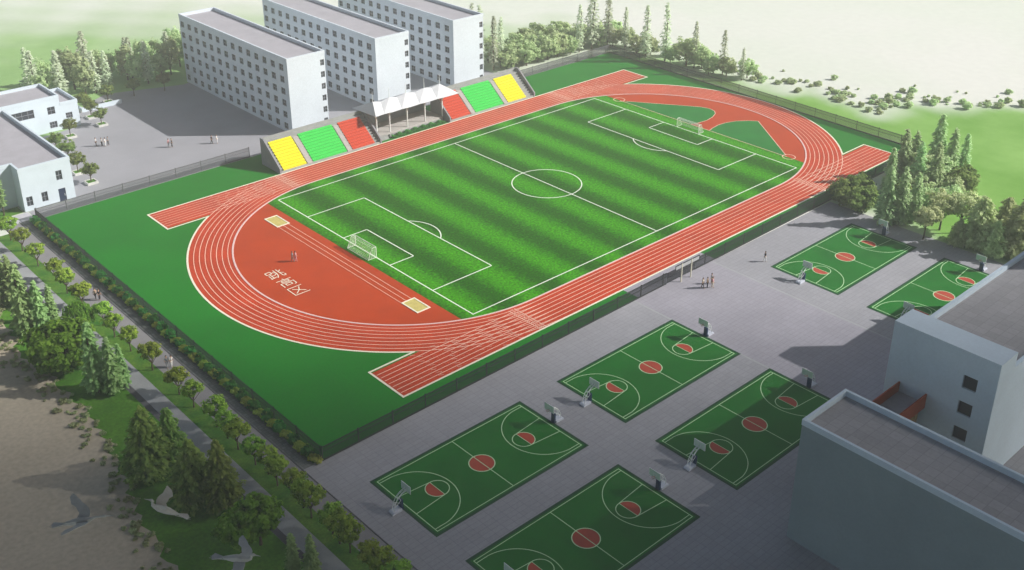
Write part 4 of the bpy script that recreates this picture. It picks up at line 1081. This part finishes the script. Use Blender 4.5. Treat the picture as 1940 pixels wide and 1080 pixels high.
# shrubs that dot the meadow edge
ms = [shrub_proto('meadow_shrub', crown_round('meadow_shrub',M['leaf_bsh'],1.2,.95,.85,26,24,.36,250+k,spread=.4,hollow=.4)) for k in range(3)]
n_ = 0
for (x0_,y0_) in edge[6:-6]:
    for q in range(3):
        dx, dy = rv.uniform(.0,1)**1.2*13*(1,.35,.6)[q], rv.uniform(-2.6,2.6)
        plant(ms, n_, (x0_+dx,y0_+dy+dx*.12,-.05), rv.uniform(0,6), (lambda q_: (q_,q_,q_*rv.uniform(.6,1.1)))(rv.uniform(.3,1.0)), 'small round shrub dotting the pale misty edge of the meadow', 'shrubs along the misty meadow edge')
        n_ += 1

# ------------------------------------------------------------------ people
def skin_mesh(name, verts, edges, rad, root=0, sub=1):
    me = bpy.data.meshes.new(name); me.from_pydata(verts, edges, [])
    o = bpy.data.objects.new(name, me); C.objects.link(o)
    md = o.modifiers.new('Skin','SKIN'); md.use_smooth_shade = True
    if not me.skin_vertices: 
        raise RuntimeError('no skin layer')
    for i, r in enumerate(rad):
        rr_ = r if hasattr(r,'__len__') else (r,r)
        me.skin_vertices[0].data[i].radius = rr_
        me.skin_vertices[0].data[i].use_root = (i == root)
    sb = o.modifiers.new('Sub','SUBSURF'); sb.levels = sub; sb.render_levels = sub
    dg = bpy.context.evaluated_depsgraph_get()
    out = bpy.data.meshes.new_from_object(o.evaluated_get(dg)); out.name = name
    bpy.data.objects.remove(o); bpy.data.meshes.remove(me)
    return out
SKIN = mat('skin', (.48,.29,.20), .6); HAIR = mat('dark_hair', (.02,.016,.014), .6)
def person_proto(pose):
    """1.9 m figure facing +x; pose: stride (m), arm swing, arm raise"""
    stride, swing, bendarm = pose
    V = []; E = []; Rr = []
    def add(p, r, par=None):
        V.append(p); Rr.append(r)
        if par is not None: E.append((par,len(V)-1))
        return len(V)-1
    pel = add((0,0,1.0),(.15,.12)); wst = add((.0,0,1.17),(.135,.105),pel); ch = add((0,0,1.38),(.165,.115),wst); nk0 = add((0,0,1.54),(.09,.075),ch); nk = add((.01,0,1.61),.055,nk0)
    h1 = add((.02,0,1.70),(.082,.095),nk); h2 = add((.02,0,1.80),(.085,.10),h1); h3 = add((.015,0,1.87),(.055,.065),h2)
    nose = add((.125,0,1.76),.018,h2)
    for s in (1,-1):
        e_ = add((.01,s*.09,1.77),.018,h2)
        sh = add((0,s*.20,1.50),.062,nk0); sw = swing*s
        el = add((sw*.5-.02,s*.25,1.22),.045,sh)
        wr = add((sw*.9+.12+bendarm*.12,s*.25,.99+bendarm*.22),.032,el)
        pm = add((wr and (sw*1.0+.15+bendarm*.18),s*.25,.93+bendarm*.26),(.034,.02),wr)
        for f in range(4):
            L_ = (.075,.085,.08,.065)[f]; yy = s*.25+(f-1.5)*.018
            a_ = add((V[pm][0]+.01,yy,V[pm][2]-L_*.5),.0095,pm); add((V[pm][0]+.03,yy,V[pm][2]-L_),.008,a_)
        th = add((V[pm][0]+.04,s*.25-s*.035,V[wr][2]-.03),.0105,wr); add((V[pm][0]+.065,s*.25-s*.035,V[wr][2]-.07),.009,th)
        hp = add((0,s*.09,.93),.098,pel); st_ = -stride*s
        kn = add((st_*.55+.03,s*.10,.52),.062,hp); an = add((st_-.02,s*.10,.09),.042,kn)
        ft = add((st_+.07,s*.105,.045),(.045,.035),an); add((st_+.17,s*.11,.035),(.04,.025),ft)
    body = skin_mesh('person',V,E,Rr)
    # clothing as slightly larger shells over the same joints
    def shell(name, keep, grow, root, cut=None):
        idx = {}; v2=[]; r2=[]; e2=[]
        for i in keep:
            idx[i] = len(v2); v2.append(V[i]); q = Rr[i]; q = q if hasattr(q,'__len__') else (q,q); r2.append((q[0]+grow,q[1]+grow))
        for a_, b_ in E:
            if a_ in idx and b_ in idx: e2.append((idx[a_],idx[b_]))
        return skin_mesh(name,v2,e2,r2,idx[root])
    per = 19
    names = {}
    n0 = 9
    sideL = n0; blk = (len(V)-9)//2
    s1, s2 = n0, n0+blk
    # offsets inside a side: 0 ear,1 shoulder,2 elbow,3 wrist,4 palm,5..12 fingers,13 thumb,14 thumb tip,15 hip,16 knee,17 ankle,18 foot,19 toe
    shirt = shell('shirt',[pel,wst,ch,nk0,s1+1,s1+2,s2+1,s2+2],.022,ch)
    legs = shell('trousers',[pel,s1+15,s1+16,s1+17,s2+15,s2+16,s2+17],.02,pel)
    shoes = MB()
    b = MB()
    hv = [(.0,0,1.80),(-.02,0,1.84),(.03,0,1.90)]
    hair = skin_mesh('hair',[(-.045,0,1.74),(-.03,0,1.82),(.0,0,1.875),(.05,0,1.885)],[(0,1),(1,2),(2,3)],[(.075,.075),(.085,.095),(.07,.09),(.035,.06)],1)
    return body, shirt, legs, hair
CL = {k: mat('cloth_'+k, c, .9, var=.08, scale=6) for k, c in dict(white=(.72,.72,.70),pink=(.62,.33,.36),black=(.02,.02,.025),grey=(.28,.29,.31),navy=(.03,.04,.09),blue=(.16,.24,.40),tan=(.42,.31,.22),dark=(.06,.055,.06),cream=(.62,.55,.44)).items()}
protos = [person_proto(p) for p in ((.05,.02,0),(.24,.16,0),(.10,.05,1.0),(.16,-.1,.4))]
for q in protos:
    for me, mm in zip(q,(SKIN,None,None,HAIR)):
        me.materials.clear(); me.materials.append(mm or CL['white'])
def person(x, y, rz, pose, shirt, legs, label, group, sc=1.12):
    me = protos[pose]
    t = put('person', me[0]); t.location = (x,y,.0 if y > -46 and x > -88 and y < 55 else -.015); t.rotation_euler = (0,0,rz); t.scale = (sc,)*3
    tag(t,label,'person',group)
    for nm_, m_, cl in (('shirt',me[1],CL[shirt]),('trousers',me[2],CL[legs]),('hair',me[3],HAIR)):
        o = put(nm_, m_, t)
        o.material_slots[0].link = 'OBJECT'; o.material_slots[0].material = cl
    return t
G1, G2, G3, G4, G5 = 'four people standing in the yard','walkers in the yard','pair on the jump zone','group at the gate','walkers on the road'
person(-63.0,85.4,-.6,0,'white','dark','person in white shirt and dark trousers, outermost of the four in the yard',G1)
person(-62.0,84.5,-.2,2,'white','black','person in white shirt and black trousers, inside the group of four',G1)
person(-61.4,84.0,2.4,0,'white','white','person all in white inside the group of four in the yard',G1)
person(-60.6,84.2,2.8,2,'grey','dark','person in grey shirt at the dormitory end of the group of four',G1)
person(-50.8,73.6,-.9,1,'pink','grey','person in pink top walking in the yard before the dormitory shade',G2)
person(-50.2,73.2,-.9,3,'dark','black','person in dark clothes walking beside the pink top in the yard',G2)
person(-42.3,69.0,-.7,1,'black','black','person in black walking close to the dormitory shade edge',G2)
person(-41.3,68.4,-.7,0,'white','white','person in white walking beside the one in black near the shade',G2)
person(-59.9,5.7,-.4,1,'grey','grey','person in grey walking on the red jump zone',G3)
person(-59.4,5.4,-.4,3,'pink','pink','person in pale pink walking on the red jump zone',G3)
person(-11.4,-51.6,-1.0,1,'cream','dark','person in cream top nearest the gate legs, in the group of four',G4)
person(-10.6,-52.0,-1.1,0,'tan','black','person in tan top and black shorts, inside the gate group',G4)
person(-9.9,-52.6,-1.0,3,'pink','cream','person in pink top and cream trousers, front of the gate group',G4)
person(-8.9,-51.6,-1.2,2,'grey','tan','person in grey top at the conifer end of the gate group',G4)
person(5.2,-53.0,2.6,1,'black','white','lone person in black top and white trousers beside the court corner',G4+' and beyond')
person(-92.6,16.6,-1.4,1,'tan','dark','person in tan top walking on the road beside an avenue tree',G5)
person(-92.2,15.9,-1.4,0,'black','black','person in black walking on the road beside an avenue tree',G5)
person(-93.2,-11.4,-1.5,1,'grey','grey','person in grey walking on the road',G5)
person(-92.6,-11.8,-1.5,3,'white','white','person in white walking on the road next to one in grey',G5)

# ------------------------------------------------------------------ birds gliding below the viewpoint
M['plumage'] = mat('pale_plumage', (.48,.485,.46), .9, var=.08, scale=5)
def bird(loc, heading, dih, sweep, span, neck, label, pitch=0.0):
    b = MB()
    b.tube([(-.62,0,.0),(-.42,0,.01),(-.15,0,.03),(.1,0,.04),(.25,0,.06),(.36,0,.1)], [.03,.085,.13,.12,.075,.05], n=8)
    b.tube([(.3,0,.09),(.45,0,.13),(.62,0,.12),(.72,0,.13),(.80,0,.12)] if neck else [(.3,0,.09),(.38,0,.17),(.36,0,.24),(.44,0,.27),(.50,0,.26)], [.055,.036,.034,.05,.03], n=7)
    e = (.80,0,.12) if neck else (.50,0,.26)
    b.tube([e,(e[0]+.18,0,e[2]-.02)], [.022,.005], n=5)
    b.prism([(-.62,-.05),(-.92,-.14),(-.98,0),(-.92,.14),(-.62,.05)], -.012, .012, axis=2)
    for y in (-.04,.04): b.tube([(-.5,y,-.05),(-1.05,y,-.04)], [.012,.01], n=4)
    for s in (1,-1):
        d, sw = (dih if s > 0 else dih*.85), sweep
        n = 9; up_ = []; dn = []
        for i in range(n):
            t = i/(n-1); y = span*.5*t
            z = y*math.sin(d)*(1-.25*t)+.05; yy = y*math.cos(d*(1-.3*t))
            xl = .17+.10*math.sin(PI*min(1,t*1.6))-sw*t*t*span*.5; chord = .36*(1-.15*t)*(1 if t < .7 else 1-.85*((t-.7)/.3)**1.5)
            jag = .035*(i % 2)
            up_.append((xl,s*(.05+yy),z)); dn.append((xl-chord-jag,s*(.05+yy),z-.02))
        v = []
        for a_, c_ in zip(up_, dn): v += [a_, c_, (a_[0],a_[1],a_[2]-.022), (c_[0],c_[1],c_[2]-.012)]
        f = []
        for i in range(n-1):
            k = i*4
            f += [(k,k+1,k+5,k+4),(k+2,k+6,k+7,k+3),(k,k+4,k+6,k+2),(k+1,k+3,k+7,k+5)]
        f.append((4*n-4,4*n-3,4*n-1,4*n-2))
        b.raw(v, f)
    o = put('flying_bird', b.mesh('flying_bird', M['plumage'], smooth=False)); o.location = loc; o.rotation_euler = (0,-pitch,heading)
    return tag(o, label, 'bird', 'grey birds gliding over the lawn')
bird((-141.6,-122.8,70), -.55, .55, .55, 2.0, True, 'pale grey bird with outstretched neck gliding above the bare earth')
bird((-139.4,-124.0,70), 2.6, 1.25, .15, 1.5, False, 'pale grey bird with raised wings above the lawn edge', .5)
bird((-138.6,-127.9,70), -.9, -.30, .5, 2.6, False, 'large pale grey bird with arched wings above the round lawn tree')

# ------------------------------------------------------------------ haze, sky, sun, camera
SHADE_CLOUD = (22, -334, 185, 560, 186, 75)
b = MB(); b.box(-920,-920,-1.06,920,920,97.5)
hz = b.build('haze', [], None); tag(hz, kind='stuff')
hm = bpy.data.materials.new('haze_air'); hm.use_nodes = True
N = hm.node_tree.nodes
for n in list(N): N.remove(n)
ho = N.new('ShaderNodeOutputMaterial'); hv = N.new('ShaderNodeVolumePrincipled')
hv.inputs['Color'].default_value = (.97,.98,.93,1); hv.inputs['Density'].default_value = .0007; hv.inputs['Anisotropy'].default_value = 0
hm.node_tree.links.new(hv.outputs['Volume'], ho.inputs['Volume'])
hz.data.materials.append(hm)

# unseen, added cloud: thick in the middle, thin at its rim; placed to darken the near end of the grounds
b = MB(); ny_, nx_ = 48, 14
rc = np.random.RandomState(12)
ca, sa = math.cos(math.atan2(-.68,.73)), math.sin(math.atan2(-.68,.73))
CLX, CLY, CLZ, CA, CB, CT = SHADE_CLOUD
vt = []; vb = []
ph = rc.rand(6)*6.28
def cpt(r, a, sgn):
    rim = 1+.035*math.sin(5*a+ph[0])+.02*math.sin(7*a+ph[1])
    u, v = r*CA*rim*math.cos(a), r*CB*rim*math.sin(a)
    t = CT*(1-r*r)**1.5*(1+.12*math.sin(u*.05+ph[2])*math.sin(v*.07+ph[3]))
    return (CLX+u*ca-v*sa, CLY+u*sa+v*ca, CLZ+sgn*t*(.65 if sgn > 0 else .35))
vs_ = []
for sgn in (1,-1):
    for i in range(1,nx_):
        for j in range(ny_): vs_.append(cpt(i/nx_, 2*PI*j/ny_, sgn))
rim0 = len(vs_); vs_ += [cpt(1, 2*PI*j/ny_, 1) for j in range(ny_)]
tp = len(vs_); vs_ += [cpt(0,0,1), cpt(0,0,-1)]
fs_ = []
for si in (0,1):
    o_ = si*(nx_-1)*ny_
    for i in range(nx_-1):
        for j in range(ny_):
            k = (j+1)%ny_
            n0, n1 = o_+i*ny_+j, o_+i*ny_+k
            m0, m1 = (o_+(i+1)*ny_+j, o_+(i+1)*ny_+k) if i < nx_-2 else (rim0+j, rim0+k)
            fs_.append((n0,m0,m1,n1) if si == 0 else (n1,m1,m0,n0))
    for j in range(ny_):
        k = (j+1)%ny_
        fs_.append((tp,o_+j,o_+k) if si == 0 else (tp+1,o_+k,o_+j))
b.raw(vs_, fs_)
cl_ = b.build('shade_cloud', []); tag(cl_, kind='stuff')
cm = bpy.data.materials.new('shade_cloud_vapour'); cm.use_nodes = True
N = cm.node_tree.nodes
for n in list(N): N.remove(n)
c_o = N.new('ShaderNodeOutputMaterial'); c_v = N.new('ShaderNodeVolumePrincipled')
c_v.inputs['Color'].default_value = (.30,.30,.31,1); c_v.inputs['Density'].default_value = .055
cm.node_tree.links.new(c_v.outputs['Volume'], c_o.inputs['Volume']); cl_.data.materials.append(cm)

SUN_AZ = math.atan2(.764,-.645)    # compass angle from +y towards +x
SUN_EL = R(32.7)
wd_ = bpy.data.worlds.new('World'); scene.world = wd_; wd_.use_nodes = True
N = wd_.node_tree.nodes; bg = N['Background']
sk = N.new('ShaderNodeTexSky'); sk.sky_type = 'NISHITA'; sk.sun_disc = False; sk.sun_elevation = SUN_EL; sk.sun_rotation = SUN_AZ
sk.air_density = 1.0; sk.dust_density = 3.0; sk.ozone_density = .6
wd_.node_tree.links.new(sk.outputs['Color'], bg.inputs['Color']); bg.inputs['Strength'].default_value = .07
sl = bpy.data.lights.new('sun','SUN'); sl.energy = 5.0; sl.angle = R(.5); sl.color = (1,.97,.93)
so = bpy.data.objects.new('sun', sl); C.objects.link(so)
sd = Vector((math.sin(SUN_AZ)*math.cos(SUN_EL), math.cos(SUN_AZ)*math.cos(SUN_EL), math.sin(SUN_EL)))
so.rotation_euler = sd.to_track_quat('Z','Y').to_euler(); so.location = (60,-60,90)

cam = bpy.data.cameras.new('camera'); co = bpy.data.objects.new('camera', cam); C.objects.link(co); scene.camera = co
F_, AZ, EL, ROLL, PXC, PYC = 2061.12, .7462314, .4291863, .0055352, 981.373, 373.544
cam.sensor_fit = 'HORIZONTAL'; cam.sensor_width = 36; cam.lens = F_*36/1940
cam.shift_x = (970-PXC)/1940; cam.shift_y = -(540-PYC)/1940
cam.clip_start = .5; cam.clip_end = 5000
co.location = (-150.263,-153.402,94.924)
fw = Vector((math.cos(EL)*math.sin(AZ), math.cos(EL)*math.cos(AZ), -math.sin(EL)))
rt = Vector((math.cos(AZ),-math.sin(AZ),0)); up = rt.cross(fw)
r2 = rt*math.cos(ROLL)+up*math.sin(ROLL); u2 = up*math.cos(ROLL)-rt*math.sin(ROLL)
mw = Matrix((r2,u2,-fw)).transposed().to_4x4(); mw.translation = co.location
co.matrix_world = mw

scene.view_settings.view_transform = 'Standard'; scene.view_settings.look = 'None'
scene.view_settings.exposure = .5; scene.view_settings.gamma = 1
scene.cycles.volume_bounces = 1; scene.cycles.max_bounces = 6; scene.cycles.diffuse_bounces = 3
scene.cycles.use_denoising = True
